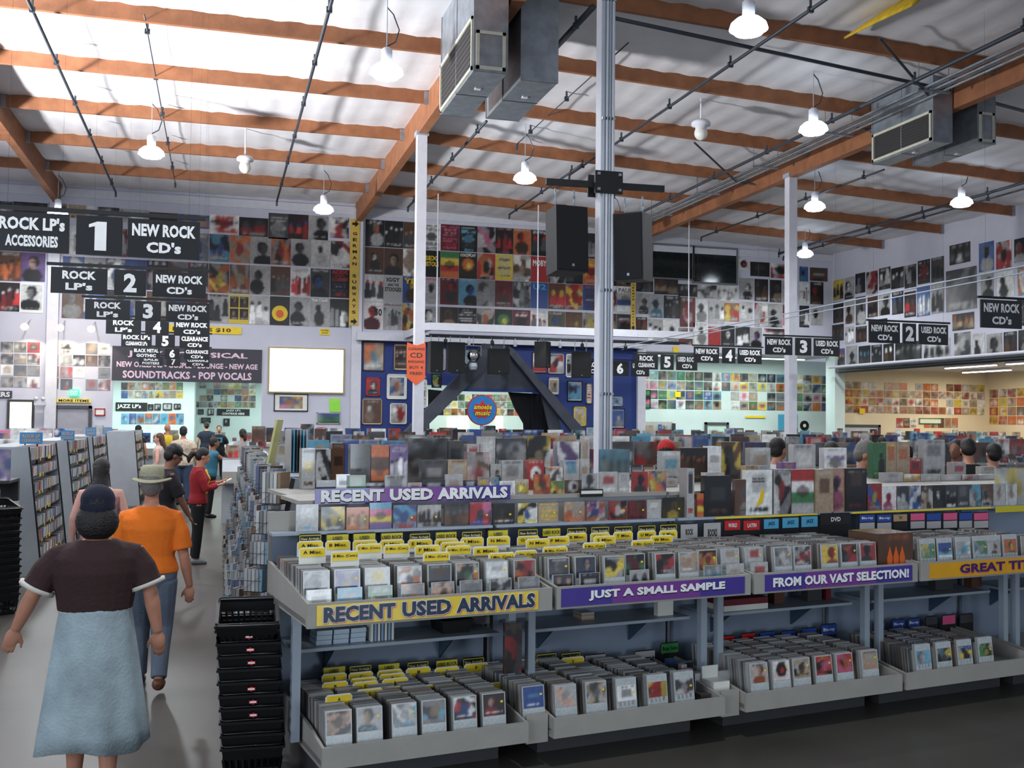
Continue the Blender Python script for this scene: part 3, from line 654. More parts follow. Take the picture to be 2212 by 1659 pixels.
for k, l in enumerate(RW):
    a, b = words(l[4]); row = 'upper' if k < 13 else 'middle' if k < 32 else 'lower'
    x0, y0, x1, y1 = zrect(l, 0, 2.4254, 1300, 460)
    p, q = onX(x0, (y0+y1)/2, XR), onX(x1, (y0+y1)/2, XR); pt, pb = onX((x0+x1)/2, y0, XR), onX((x0+x1)/2, y1, XR)
    w, h = (p.y-q.y)*.94, (pt.z-pb.z)*.95
    poster('%s and %s %s poster on the right wall, %s band, %s from corner' % (a, b, STY[l[4][0]], row, ordn((k if k < 13 else k-13 if k < 32 else k-32)+1)), w, h, (XR-.001, (p.y+q.y)/2, pb.z), l[4], -math.pi/2, 'posters on the right wall', 14)
# ---- record sleeves on the walls
def sleeves(rects, Y, specs, where, grp, name='record_sleeve', pitch=None, X=None, n=7, m=None, cat='record sleeve', drop=.0):
    x0, x1, y0, y1, nxx, nyy = rects
    for j in range(nyy):
        for i in range(nxx):
            sp = r_.choice(list('PGATAC'))+''.join(r_.choice(list(specs), 3)); dr = r_.rand()
            if dr < drop: continue
            a = x0+(x1-x0)*i/nxx; b = x0+(x1-x0)*(i+.92)/nxx; f = (i+.43)/nxx
            c = y0[0]+(y0[1]-y0[0])*f; d = y1[0]+(y1[1]-y1[0])*f
            e = c+(d-c)*j/nyy; g = c+(d-c)*(j+.92)/nyy; c1, c2 = words(sp)
            if X is None:
                p, q = onY(a, e, Y), onY(b, g, Y); w, h, loc, rz = q.x-p.x, p.z-q.z, ((p.x+q.x)/2, Y-.001, q.z), 0
            else:
                p, q = onX(a, e, X), onX(b, g, X); pb = onX((a+b)/2, g, X); pt = onX((a+b)/2, e, X)
                w, h, loc, rz = p.y-q.y, pt.z-pb.z, (X-.001, (p.y+q.y)/2, pb.z), -math.pi/2
            o = link(name, art_mesh(name, w, h, .01, sp, n, m or M_gloss), None, loc, rz)
            tag(o, ('%s sleeve %s%s, %s from left' % ('%s and %s' % (c1, c2) if c1 != c2 else 'all '+c1, where, ', row '+ordn(j+1) if nyy > 1 else '', ordn(i+1))), cat, grp)
sleeves((2, 88, (738, 739), (838, 840), 3, 4), YB, 'wlkgdtrw', 'on the wall left of the pilaster', 'plastic-covered sleeves left of the pilaster')
sleeves((101, 128, (739, 739), (842, 842), 1, 4), YB, 'wlkdtw', 'just right of the pilaster', 'sleeves right of the pilaster')
sleeves((131, 240, (740, 742), (844, 846), 4, 4), YB, 'wlkgdtnrw', 'on the wall above the exit sign', 'sleeves above the exit sign', drop=.12)
sleeves((262, 396, (826, 826), (862, 862), 9, 2), 37.6, 'eykwtobgl', 'in the side room, left half', 'sleeves in the side room', n=5)
sleeves((416, 553, (826, 827), (881, 882), 9, 4), 41.0, 'eykwdotbgl', 'in the side room, far wall', 'sleeves on the far side room wall', n=5, drop=.1)
sleeves((944, 1126, (851, 853), (898, 899), 12, 3), 37.5, 'ewyktogwlr', 'behind the stage opening', 'sleeves behind the stage', n=5)
sleeves((1383, 1794, (800, 812), (884, 890), 21, 4), YG, 'wltekgdobycp', 'on the far green wall', 'sleeves on the far green wall', n=6, drop=.05)
sleeves((1826, 2128, (824, 832), (893, 898), 18, 4), YB+.4, 'owtrywnlto', 'on the warm annexe wall', 'sleeves on the annexe wall', n=5, drop=.05)
sleeves((1936, 2085, (903, 903), (926, 926), 10, 1), YB+.4, 'towrn', 'in the low row on the annexe wall', 'low row of annexe sleeves', n=5, drop=.3)
sleeves((2138, 2216, (842, 838), (918, 919), 4, 4), None, 'torynwo', 'on the annexe side wall', 'sleeves on the annexe side wall', X=XA, n=6)
sleeves((262, 398, (893, 893), (918, 919), 8, 1), 37.6, 'bcwobc', 'in the low row of the side room', 'low row in the side room', n=5)
# ---- lettered signs
def sign(name, label, px0, py0, px1, py1, Y, back, lines, ink, cat='sign', t=.02, frame=None, grp=None, off=.035, X=None):
    p, q = onY(px0, py0, Y), onY(px1, py1, Y); w, h = q.x-p.x, p.z-q.z
    mb = MB(); mb.b2(-w/2, -t, 0, w/2, 0, h); o = mb.build(name, back, None, ((p.x+q.x)/2, Y, q.z)); tag(o, label, cat, grp)
    if frame:
        f = MB(); b = .03
        for r in ((-w/2, 0, w/2, b), (-w/2, h-b, w/2, h), (-w/2, 0, -w/2+b, h), (w/2-b, 0, w/2, h)): f.b2(r[0], -t-.015, r[1], r[2], -t, r[3])
        f.build('frame', frame, o)
    if lines: letters(o, [(s, a*w-w/2, b*h, c*w-w/2, d*h) for s, a, b, c, d in lines], ink, -t-.004, off)
    return o
m_signgrey = mat('slate_sign_board', (.25, .24, .28), .6); m_pinkw = mat('pale_pink_ink', (.92, .80, .86), .6)
sign('department_sign', 'wide slate sign over the side room opening, pale lettering', 243, 747, 565, 828, YB-.02, m_signgrey,
     [('JAZZ - CLASSICAL', .1, .68, .9, .88), ('NEW ORLEANS - GOSPEL - LOUNGE - NEW AGE', .03, .40, .97, .56), ('SOUNDTRACKS - POP VOCALS', .07, .08, .93, .30)], m_pinkw)
sign('posters_sign', 'yellow sign pricing the posters, with an up arrow', 360, 702, 521, 723, YB-.01, M_yellow, [('POSTERS $10', .08, .2, .86, .8)], mat('brown_ink', (.35, .15, .05), .6))
def vstrip(px0, py0, px1, py1, txt, label):
    p, q = onY(px0, py0, YB-.21), onY(px1, py1, YB-.21); w, h = q.x-p.x, p.z-q.z
    mb = MB(); mb.b2(-w/2, -.015, 0, w/2, 0, h); o = mb.build('vertical_sign', mat('ochre_card', (.86, .72, .32), .6), None, ((p.x+q.x)/2, YB-.21, q.z)); tag(o, label, 'sign')
    n = len(txt); ls = []
    for i, c in enumerate(txt):
        if c != ' ': z = h*(.86-.74*i/(n-1)); ls.append((c, -w*.22, z-h*.012, w*.22, z+h*.018))
    letters(o, ls, M_ink, -.02)
    for zc in (h*.955, h*.035):
        a = MB(); a.prism([(-w*.3, zc-.04), (0, zc-.04), (0, zc-.11), (w*.35, zc), (0, zc+.11), (0, zc+.04), (-w*.3, zc+.04)], -.03, -.016); a.build('arrow', M_ink, o)
vstrip(757, 473, 774, 703, 'GERMAN SUBWAYS', 'narrow vertical yellow sign on the pilaster with arrows')
vstrip(1363, 600, 1372, 712, 'GERMAN SUBWAYS', 'narrow vertical yellow sign right of the near column')
sign('exit_sign', 'small green lit exit sign above the grey door', 150, 841, 171, 856, YB-.05, mat('exit_green', (.2, .9, .5), .4, emit=(.25, 1, .6), es=1.6), [('EXIT', .1, .15, .9, .85)], M_inkw)
sign('partial_sign', 'dark sign cut by the left edge of the photo, ending RS', -60, 843, 26, 860, YB-.03, m_signgrey, [('POSTERS', .08, .15, .95, .85)], M_inkw)
sign('door_caption', 'thin yellow lettered strip above the grey door', 123, 861, 196, 870, YB-.05, M_yellow, [('MORE ITEMS', .05, .15, .95, .85)], M_ink)
sign('notice', 'small white notice with a red border beside the grey door', 205, 882, 227, 898, YB-.02, M_cardw, None, M_ink, frame=pm('r'))
sign('jazz_sign', 'black sign with an arrow in the side room left half', 250, 869, 318, 888, 37.58, M_black, [('JAZZ LP\'s', .05, .2, .8, .8)], M_inkw)
sign('jazz_continue_sign', 'black two-line sign in the side room far half', 469, 883, 539, 898, 40.98, M_black, [("JAZZ LP's", .28, .55, .72, .9), ('CONTINUE HERE', .16, .12, .84, .45)], M_inkw)
sign('yellow_notice', 'small yellow notice high right of the screen', 691, 710, 712, 724, YB-.01, M_yellow, [('POSTERS', .1, .6, .9, .85), ('THIS WAY', .15, .2, .85, .45)], M_ink)
sign('green_notice', 'lime green paper notice under the screen', 712, 861, 734, 890, YB-.01, mat('lime_paper', (.6, .9, .3), .6), None, M_ink)
sign('wall_caption', 'yellow strip on the far green wall above the door', 1610, 898, 1653, 903, YG-.02, M_yellow, None, M_ink)
sign('annexe_caption', 'green and white strip on the warm annexe wall', 1985, 903, 2033, 916, YB+.38, M_cardw, None, pm('e'), frame=pm('e'))
for k, (x, y) in enumerate(((1460, 755), (1702, 767), (1998, 785), (1464, 852), (1862, 888))):
    sign('yellow_tag', 'small yellow square tag, %s from left on the right-hand walls' % ordn(k+1), x-6, y-6, x+6, y+6, YB-.02 if k < 2 else YG-.03 if k == 3 else YB+.35, M_yellow, None, M_ink) if k != 2 else None
# lit projection screen
m_scr = mat('lit_screen', (1, 1, 1), .4, emit=(1, 1, .98), es=1.6)
p, q = onY(583, 752, YB-.02), onY(740, 848, YB-.02); w, h = q.x-p.x, p.z-q.z
t = thing('projection_screen', 'large blank white lit screen in a thin gold frame', 'screen', ((p.x+q.x)/2, YB-.02, q.z))
mb = MB(); mb.b2(-w/2, -.06, 0, w/2, 0, h); mb.build('screen_panel', m_scr, t)
mb = MB(); b = .04
for r in ((-w/2-b, -b, w/2+b, 0), (-w/2-b, h, w/2+b, h+b), (-w/2-b, 0, -w/2, h), (w/2, 0, w/2+b, h)): mb.b2(r[0], -.09, r[1], r[2], 0, r[3])
mb.build('frame', mat('gold_frame', (.72, .62, .4), .4, metal=.3), t)
def picture(label, a, b, c, d, Y, spec, fr='k', mat_w=.12, n=10, fw=.03):
    p, q = onY(a, b, Y), onY(c, d, Y); w, h = q.x-p.x, p.z-q.z
    t = thing('framed_picture', label, 'picture', ((p.x+q.x)/2, Y, q.z))
    mb = MB()
    for r in ((-w/2, 0, w/2, fw), (-w/2, h-fw, w/2, h), (-w/2, 0, -w/2+fw, h), (w/2-fw, 0, w/2, h)): mb.b2(r[0], -.04, r[1], r[2], 0, r[3])
    mb.build('frame', pm(fr, .4), t)
    mb = MB(); mb.b2(-w/2+fw, -.02, fw, w/2-fw, -.0, h-fw); mb.build('mount', M_cardw, t)
    k = mat_w; link('print', art_mesh('print', w*(1-k*2), h*(1-k*2), .005, spec, n, M_gloss), t, (0, -.021, h*k))
PB = [('wide framed picture under the lit screen', 592, 850, 665, 889, 'Abyop', 'k', .16), ('green landscape print under the lit screen', 684, 891, 735, 916, 'Bbeek', 'l', .04)]
Z2 = lambda l: (740+l[0]/3.318, 440+l[1]/3.318, 740+l[2]/3.318, 440+l[3]/3.318)
ZZ = lambda l: (840+l[0]/3.95, 700+l[1]/3.95, 840+l[2]/3.95, 700+l[3]/3.95)
for lab, a, b, c, d, s, f, k in PB: picture(lab, a, b, c, d, YB-.005, s, f, k)
BW = [('winged poster high on the blue wall, gold frame', Z2((148, 990, 296, 1200)), 'Atocw', 'n', .03), ('beige map-like print left of the arrow sign', ZZ((45, 170, 155, 395)), 'Tndk', 't', .06), ('red and white small picture, blue wall left column', Z2((168, 1245, 266, 1378)), 'Prwk', 'r', .03),
      ('white-mounted print beside the slim column', Z2((318, 1220, 458, 1402)), 'Albo', 'w', .14), ('dark dancer picture with glare, bottom left of the blue wall', Z2((142, 1395, 280, 1583)), 'Pnwt', 't', .05), ('white picture with glare, lower left of the blue wall', Z2((340, 1430, 458, 1580)), 'Awlr', 'w', .05),
      ('narrow pale print right of the slim column', ZZ((270, 470, 322, 715)), 'Twlo', 'w', .05), ('small busy green picture left of the stage slope', ZZ((365, 425, 447, 545)), 'Aeky', 'k', .06), ('pale blue print between two stage speakers', ZZ((440, 210, 482, 395)), 'Plcw', 'l', .06), ('pale print under the chrome spotlight', ZZ((650, 225, 690, 340)), 'Pclw', 'l', .06),
      ('white and red print behind the narrow speaker', ZZ((1222, 240, 1345, 418)), 'Bwwlr', 'n', .06), ('red and black print right of the narrow speaker', ZZ((1360, 252, 1490, 425)), 'Awrk', 'l', .05), ('white-edged picture behind the last stage speaker', ZZ((1510, 255, 1560, 455)), 'Plwk', 'w', .06), ('small beige figure print on the blue wall', ZZ((1362, 455, 1448, 602)), 'Ptnl', 'l', .14),
      ('night-blue ship picture in a dark frame', ZZ((1522, 485, 1648, 660)), 'Abck', 'k', .08), ('red-lettered narrow picture beside the near column', ZZ((1684, 508, 1730, 680)), 'Twrr', 't', .06), ('yellowed print in a gold frame, right of the stage foot', ZZ((1576, 705, 1680, 870)), 'Alty', 'y', .05),
      ('small blue print right of the near column', ZZ((1898, 620, 1990, 700)), 'Alcb', 'l', .05), ('blue and white portrait right of the near column', ZZ((1892, 722, 2010, 890)), 'Pbwl', 'k', .08), ('pink record display on the far room edge', ZZ((2142, 560, 2230, 720)), 'Bekpe', 'k', .03)]
for lab, (a, b, c, d), s, f, k in BW: picture(lab, a, b, c, d, (YB-.125) if 'far room edge' not in lab else YG-.01, s, f, k)
for k, (a, b, c, d, s) in enumerate(((320, 873, 331, 886, 'Pkdl'), (334, 872, 347, 886, 'Pldk'), (352, 871, 371, 886, 'Plkw'), (376, 872, 390, 884, 'Pldk'))):
    picture('small framed photo in the side room, %s from left' % ordn(k+1), a, b, c, d, 37.58, s, 'k', .1, 6)
for k, (a, b, c, d, s) in enumerate(((412, 884, 422, 895, 'Pkbl'), (428, 884, 440, 895, 'Pdkl'), (449, 883, 462, 897, 'Pwkd'), (435, 902, 455, 914, 'Akde'), (483, 904, 496, 920, 'Pkwk'), (405, 903, 416, 911, 'Plkw'))):
    picture('small picture on the far side room wall, %s in order' % ordn(k+1), a, b, c, d, 40.98, s, 'k', .08, 6)
picture('framed portrait leaning on the far green wall', 1576, 925, 1605, 948, YG-.03, 'Plwk', 'k', .08)
sign('blue_banner', 'light blue printed banner on the far green wall by the column', 1681, 895, 1722, 930, YG-.02, pm('c'), None, M_ink)
t = thing('wall_record', 'black vinyl disc hung on the far green wall', 'record', onY(1738, 929, YG-.03)); mb = MB(); mb.tube([(0, 0, .18), (0, .02, .18)], .20, 24); mb.build('disc', M_black, t)
mb = MB(); mb.tube([(0, -.005, .18), (0, 0, .18)], .07, 16); mb.build('disc_label', M_cardw, t)
# bright window at the left edge
p, q = onY(22, 868, YB-.02), onY(68, 925, YB-.02); w, h = q.x-p.x, p.z-q.z
mb = MB(); mb.b2(-w/2, -.02, 0, w/2, 0, h); o = struct(mb.build('window_3', mat('daylit_window', (1, 1, .9), .3, emit=(1, 1, .82), es=1.3), None, ((p.x+q.x)/2, YB-.02, q.z)))
mb = MB()
for r in ((-w/2-.07, 0, -w/2, h), (w/2, 0, w/2+.07, h), (-w/2-.07, h, w/2+.07, h+.07)): mb.b2(r[0], -.05, r[1], r[2], 0, r[3])
mb.build('window_frame', pm('d'), o)
# track spotlights on the left wall
for k, (x, y) in enumerate(((53, 706), (130, 708), (197, 711))):
    p = onY(x, y, YB-.9); t = thing('wall_spotlight', 'small warm spotlight over the wall sleeves, %s from left' % ordn(k+1), 'spotlight', p)
    mb = MB(); mb.ell((0, 0, 0), (.11, .11, .1)); mb.build('bulb', mat('warm_bulb', (1, 1, 1), .3, emit=(1, .86, .66), es=14), t, smooth=True)
    mb = MB(); mb.tube([(0, 0, .08), (0, .88, .3)], .02, 6); mb.build('bracket_arm', M_white, t)
    l = bpy.data.lights.new('spotlight_light', 'SPOT'); l.energy = 45; l.color = (1, .82, .6); l.spot_size = 1.6; l.shadow_soft_size = .05
    o = bpy.data.objects.new('spotlight_light', l); o.location = (0, 0, -.15); o.rotation_euler = (math.radians(35), 0, 0); COL.objects.link(o); o.parent = t
t = thing('emergency_light', 'white twin-head emergency light on the left pilaster', 'light fitting', onY(86, 870, YB-.25))
mb = MB(); mb.box((0, 0, .0), (.3, .12, .14)); mb.build('housing', M_white, t)
for x in (-.1, .1): mb = MB(); mb.ell((x, -.06, .12), (.06, .06, .06), 10, 6); mb.build('lamp_head', M_white, t)
# ---- hanging aisle signs
m_board = mat('black_sign_board', (.055, .06, .075), .35, coat=.3)
def hang_row(Y, x_edges, texts, z0, z1, where, bar=True):
    for (xa, xb), tx in zip(x_edges, texts):
        w = xb-xa; h = z1-z0
        t = thing('hanging_sign', 'black hanging sign reading %s, %s' % (' '.join(tx), where), 'sign', ((xa+xb)/2, Y, z0))
        mb = MB(); mb.b2(-w/2, -.015, 0, w/2, .015, h); mb.build('board', m_board, t)
        if len(tx) == 1 and len(tx[0]) == 1: ls = [] if tx[0] == '1' else [(tx[0], -h*.24, h*.13, h*.24, h*.87)]
        elif len(tx) == 1: ls = [(tx[0], -w*.4, h*.35, w*.4, h*.65)]
        else:
            a, b = tx; wa = min(.44, .075*len(a)); wb = min(.44, .075*len(b)+.0)
            ls = [(a, -w*wa, h*.55, w*wa, h*.88), (b, -w*wb*.8, h*.13, w*wb*.8, h*.42)]
        if ls: letters(t, ls, M_inkw, -.02, .045)
        else: mb = MB(); mb.prism([(-.04, h*.12), (.06, h*.12), (.06, h*.86), (-.02, h*.86), (-.09, h*.78), (-.09, h*.70), (-.04, h*.74)], -.021, -.0155); mb.build('lettering', M_inkw, t)
    xa, xb = x_edges[0][0], x_edges[-1][1]
    t = thing('sign_rail', 'thin black rail carrying the hanging signs, %s' % where, 'rail', ((xa+xb)/2, Y, z1+.02))
    mb = MB(); mb.b2(-(xb-xa)/2-.05, -.02, 0, (xb-xa)/2+.05, .02, .035); mb.build('rail_bar', M_black, t)
    for xx in (-(xb-xa)/2+.1, (xb-xa)/2-.1):
        mb = MB(); mb.tube([(xx, 0, .03), (xx, 0, zroof(xa)-z1)], .0012, 4); mb.build('hanging_wire', M_black, t)
LR = [(10.05, -12, 150, 165, 265, 276, 432, ["ROCK LP's", 'ACCESSORIES'], '1', ['NEW ROCK', "CD's"], 462, 548),
      (13.3, 110, 232, 247, 316, 330, 445, ['ROCK', "LP's"], '2', ['NEW ROCK', "CD's"], 578, 635),
      (16.6, 184, 281, 292, 348, 359, 453, ['ROCK', "LP's"], '3', ['NEW ROCK', "CD's"], 645, 690),
      (19.9, 229, 305, 314, 365, 376, 453, ['ROCK', "LP's"], '4', ['NEW ROCK', "CD's"], 684, 720),
      (23.4, 262, 328, 336, 378, 388, 453, ["ROCK LP's", "CLEARANCE LP's"], '5', ['CLEARANCE', "CD's"], 716, 748),
      (27.3, 286, 346, 356, 388, 398, 453, ['BLACK METAL', 'GOTHIC'], '6', ['CLEARANCE', "CD's"], 746, 772),
      (31.0, 300, 352, 360, 390, 402, 453, ['SALE', 'POSTERS'], '7', ['CLEARANCE', "CD's"], 766, 787)]
for k, (Y, a, b, c, d, e, f, t1, n, t2, y0, y1) in enumerate(LR):
    yy = (y0+y1)/2; X_ = [onY(v, yy, Y).x for v in (a, b, c, d, e, f)]
    zt, zb = onY((c+d)/2, y0+6, Y).z, onY((c+d)/2, y1+4, Y).z
    hang_row(Y, [(X_[0], X_[1]), (X_[2], X_[3]), (X_[4], X_[5])], [t1, [n], t2], zb, zt, 'left aisle row %s from the front' % ordn(k+1))
RR = [(13.9, 2118, 2206, 2215, 2250, 2258, 2330, '1', 652, 712, ['NEW ROCK', "CD's"]), (17.3, 1877, 1943, 1950, 1978, 1985, 2047, '2', 699, 743, ['NEW ROCK', "CD's"]), (21.4, 1653, 1711, 1718, 1752, 1758, 1813, '3', 730, 768, ['NEW ROCK', "CD's"]),
      (25.5, 1499, 1553, 1560, 1588, 1594, 1645, '4', 751, 785, ['NEW ROCK', "CD's"]), (29.3, 1371, 1421, 1427, 1455, 1461, 1506, '5', 766, 799, ['ROCK', 'CLEARANCE']), (31.6, 1262, 1312, 1320, 1358, 1364, 1402, '6', 780, 812, ['ROCK', "CD's"])]
for k, (Y, a, b, c, d, e, f, n, y0, y1, t1) in enumerate(RR):
    X_ = [onY(v, (y0+y1)/2, Y).x for v in (a, b, c, d, e, f)]; zt, zb = onY((c+d)/2, y0, Y).z, onY((c+d)/2, y1, Y).z
    hang_row(Y, [(X_[0], X_[1]), (X_[2], X_[3]), (X_[4], X_[5])], [t1, [n], ['USED ROCK', "CD's"]], zb, zt, 'right aisle row %s from the front' % ordn(k+1))
mb = MB()
for x in (11.9, 12.4): mb.tube([(x, 12, 4.55), (x, 31, 4.35)], .012, 6)
tag(mb.build('support_cable', M_steel), 'pair of thin rails linking the right-hand hanging signs', 'rail')
# orange arrow sign before the slim column
p, q = onY(880, 738, 22.6), onY(924, 832, 22.6); w, h = q.x-p.x, p.z-q.z
t = thing('arrow_sign', 'orange arrow-shaped clearance sign on the slim white column', 'sign', ((p.x+q.x)/2, 22.785, q.z))
mb = MB(); mb.prism([(0, 0), (w*.5, h*.2), (w*.44, h*.22), (w*.44, h), (0, h*.93), (-w*.44, h), (-w*.44, h*.22), (-w*.5, h*.2)], -.02, .0); mb.build('board', mat('orange_card', (.95, .42, .25), .6), t)
letters(t, [('CLEARANCE', -w*.4, h*.82, w*.4, h*.88), ('CD', -w*.3, h*.64, w*.3, h*.76), ('BARGAINS!', -w*.38, h*.52, w*.38, h*.58), ('BUY 4', -w*.32, h*.38, w*.32, h*.45), ('FREE!', -w*.3, h*.24, w*.3, h*.31)], pm('d'), -.025, .02)
# ---- stage: charcoal gable with curtains and a round sign
YS = 31.2
P = lambda l: (lambda v: (v.x, v.z))(onY(840+l[0]/3.95, 700+l[1]/3.95, YS))
st = thing('stage_gable', 'charcoal triangular stage front against the blue wall', 'stage', (0, 0, 0))
def pr(name, pts, y0, y1, m):
    mb = MB(); mb.prism([P(p) for p in pts][::-1], y0, y1); return mb.build(name, m, st)
pr('top_panel', [(800, 170), (1010, 185), (1290, 560), (520, 545)], YS, YS+.15, m_stage)
pr('left_beam', [(800, 170), (760, 250), (110, 930), (-80, 1180), (250, 1180), (330, 850), (860, 330)], YS-.3, YS-.02, m_stage)
pr('right_beam', [(1000, 190), (1050, 225), (1660, 920), (1760, 1180), (1560, 1180), (1540, 920), (1010, 260)], YS-.3, YS-.02, m_stage)
pr('right_panel', [(1290, 560), (1430, 720), (1540, 1180), (1430, 1180)], YS, YS+.1, m_stage)
mb = MB(); a, b = P((520, 545)), P((1290, 585)); mb.b2(a[0], YS-.02, b[1], b[0], YS+.2, a[1]); mb.build('header_beam', m_blue, st)
for nm, pts in (('left', [(355, 555), (535, 575), (470, 700), (360, 850), (355, 1180)]), ('right', [(1045, 580), (1430, 600), (1430, 1180), (1190, 1180), (1175, 850), (1100, 720)])):
    P_ = [P(p) for p in pts][::-1]; mb = MB(); mb.prism(P_, YS+.25, YS+.4); c = mb.build('curtain', m_curt, st)
    xs_ = [p[0] for p in P_]
    mb = MB(); zt = max(p[1] for p in P_)
    for i in range(5):
        x = min(xs_)+(.12+.19*i)*(max(xs_)-min(xs_)) if nm == 'right' else min(xs_)+.1+.02*i
        if nm == 'right' and i > 1: mb.tube([(x, YS+.24, 0), (x, YS+.24, zt-.05)], .05, 6)
    if mb.v: mb.build('curtain_fold', m_curt, c)
c0 = onY(1041, 886, YS-.9); e0 = onY(1041, 853, YS-.9); R_ = e0.z-c0.z
t = thing('round_sign', 'round blue sign with red splash and yellow lettering on a pole', 'sign', (c0.x, YS-.9, 0))
mb = MB(); mb.tube([(0, .03, 0), (0, .03, c0.z)], .05, 10); mb.lathe([(.3, 0), (.3, .04), (.06, .08)], 16); mb.build('pole', M_steel, t)
mb = MB(); mb.tube([(0, -.03, c0.z), (0, .03, c0.z)], R_, 36); mb.build('rim', pm('r'), t)
mb = MB(); mb.tube([(0, -.04, c0.z), (0, -.03, c0.z)], R_*.93, 36); mb.build('disc', mat('sky_blue_enamel', (.12, .45, .72), .5), t)
pts = []
for i in range(14):
    a = 2*math.pi*i/14+.2; rr = R_*(.66 if i % 2 else .4); pts.append((rr*math.cos(a), c0.z+rr*math.sin(a)))
mb = MB(); mb.prism(pts, -.055, -.041); mb.build('splash', pm('r'), t)
letters(t, [('amoeba', -R_*.6, c0.z+R_*.05, R_*.62, c0.z+R_*.38), ('music', -R_*.5, c0.z-R_*.35, R_*.5, c0.z-R_*.02)], mat('dark_outline', (.15, .1, .05), .6), -.058, .075, 'lettering_outline', .25, ref=.035)
letters(t, [('amoeba', -R_*.6, c0.z+R_*.05, R_*.62, c0.z+R_*.38), ('music', -R_*.5, c0.z-R_*.35, R_*.5, c0.z-R_*.02)], pm('y'), -.064, .03, 'lettering', .25, ref=.035)
# yellow fallen insulation strip at the top right
p, q = onZ(1825, 82, 8.65), onZ(1990, -10, 8.65)
mb = MB(); mb.tube([p, (p*.75+q*.25)+Vector((0, 0, .02)), (p+q)/2+Vector((0, 0, .03)), q], .1, 8, rs=[(.02, .02), (.14, .03), (.22, .04), (.3, .05)])
tag(mb.build('hanging_insulation', mat('yellow_insulation', (.80, .66, .16), .9, bump=.4, var=.2), smooth=True), 'strip of yellow insulation sagging from the roof foil', 'insulation')
# ================================================================ the long display in front: frame u (along), v (back), z (up)
PHI = math.radians(9.5); FO = Vector((.50, 5.74, 0)); FU = Vector((math.cos(PHI), math.sin(PHI), 0)); FV = Vector((-math.sin(PHI), math.cos(PHI), 0))
def FW(u, v, z): return FO+FU*u+FV*v+Vector((0, 0, z))
def onV(px, py, v):
    p = onP(px, py, FO+FV*v, FV)-FO
    return p.dot(FU), p.z
def fbox(mb, u0, v0, z0, u1, v1, z1): mb.b2(u0, v0, z0, u1, v1, z1)
M_lip = mat('beige_grey_laminate', (.62, .605, .575), .5, var=.05, bump=.05)
UNITS = [('leftmost', -.02, 1.47, .08, 1.33), ('second', 1.50, 2.95, 1.50, 2.76), ('third', 2.98, 4.45, 2.93, 4.32), ('fourth', 4.48, 5.95, 4.36, 5.75), ('rightmost', 5.98, 7.4, 5.8, 7.3)]
for nm, a, b, la, lb in UNITS:
    t = thing('display_bin', 'grey two-deck CD display bin, %s of the front row' % nm, 'display bin', FW(0, 0, 0), PHI)
    def part(name, boxes, m=M_lip, par=None):
        mb = MB()
        for q in boxes: fbox(mb, *q)
        return mb.build(name, m, par or t)
    part('plinth', [(la+.05, .32, 0, lb-.05, .95, .18)], pm('d'))
    lt = part('lower_tray', [(la, .02, .18, lb, .95, .23)])
    part('lip', [(la, 0, .18, lb, .02, .30)], M_lip, lt)
    for x in (la, lb-.018):
        mb = MB(); mb.prismx([(.02, .2), (.95, .2), (.95, .38), (.30, .34), (.02, .30)], x, x+.018); mb.build('side_panel', M_lip, lt)
    part('back_panel', [(a+.02, .95, .2, b-.02, .98, 1.36)], mat('blue_grey_panel', (.50, .55, .62), .55, var=.04))
    part('post', [(a+.03, .42, .22, a+.08, .47, 1.0)], M_steel); part('post', [(b-.08, .42, .22, b-.03, .47, 1.0)], M_steel)
    part('shelf', [(a+.08, .55, .70, b-.08, .95, .72)], M_steel)
    for x in (a+.35, b-.35):
        mb = MB(); mb.prismx([(.66, .70), (.94, .50), (.94, .70)], x, x+.012); mb.build('shelf_bracket', mat('steel_blue_bracket', (.3, .38, .46), .4, metal=.5), t)
    ut = part('upper_tray', [(a, .02, .97, b, 1.0, 1.0)])
    part('lip', [(a, -.02, .955, b, .0, 1.09)], M_lip, ut)
    for x in (a, b-.018):
        mb = MB(); mb.prismx([(0., .96), (1.0, .96), (1.0, 1.20), (.40, 1.14), (0., 1.09)], x, x+.018); mb.build('side_panel', M_lip, ut)
    part('riser', [(a, .98, 1.0, b, 1.0, 1.50)]); part('shelf_ledge', [(a, .86, 1.36, b, 1.0, 1.378)], M_steel)
    ra = a if a > 0 else .50
    part('top_shelf', [(a if a > 0 else .17, .98, 1.54, b, 1.5, 1.565), (a if a > 0 else .22, 1.5, 1.54, b, 2.15, 1.565)]); part('rear_cabinet', [(ra, 1.0, 0, b, 2.04, 1.54)], M_grey)
# lettered signs on the lips
def lipsign(label, px0, px1, back, lines, v=-.021, z0=.968, z1=1.078, py=1310, back2=None):
    u0, u1 = onV(px0, py, v)[0], onV(px1, py, v)[0]; w = u1-u0; h = z1-z0
    t = thing('lip_sign', label, 'sign', FW((u0+u1)/2, v, z0), PHI)
    mb = MB(); mb.b2(-w/2, -.004, 0, w/2, 0, h); mb.build('card', back, t)
    if back2:
        mb = MB(); mb.b2(-w*.24, -.005, 0.001, w*.24, -.0041, h-.001); mb.build('purple_band', back2, t, None)
    for ls, m, y, off, dx, nm in lines: letters(t, [(s, a*w-w/2+dx, b*h+(-.006 if dx else 0), c*w-w/2+dx, d*h+(-.006 if dx else 0)) for s, a, b, c, d in ls], m, y, off, nm, ref=.02)
m_navy = mat('navy_ink', (.10, .18, .28), .5, coat=.4); m_pink = mat('pink_ink', (.90, .40, .45), .5); m_purp = mat('purple_card', (.26, .20, .55), .35, coat=.5); m_mag = mat('magenta_purple_card', (.45, .22, .55), .35, coat=.5)
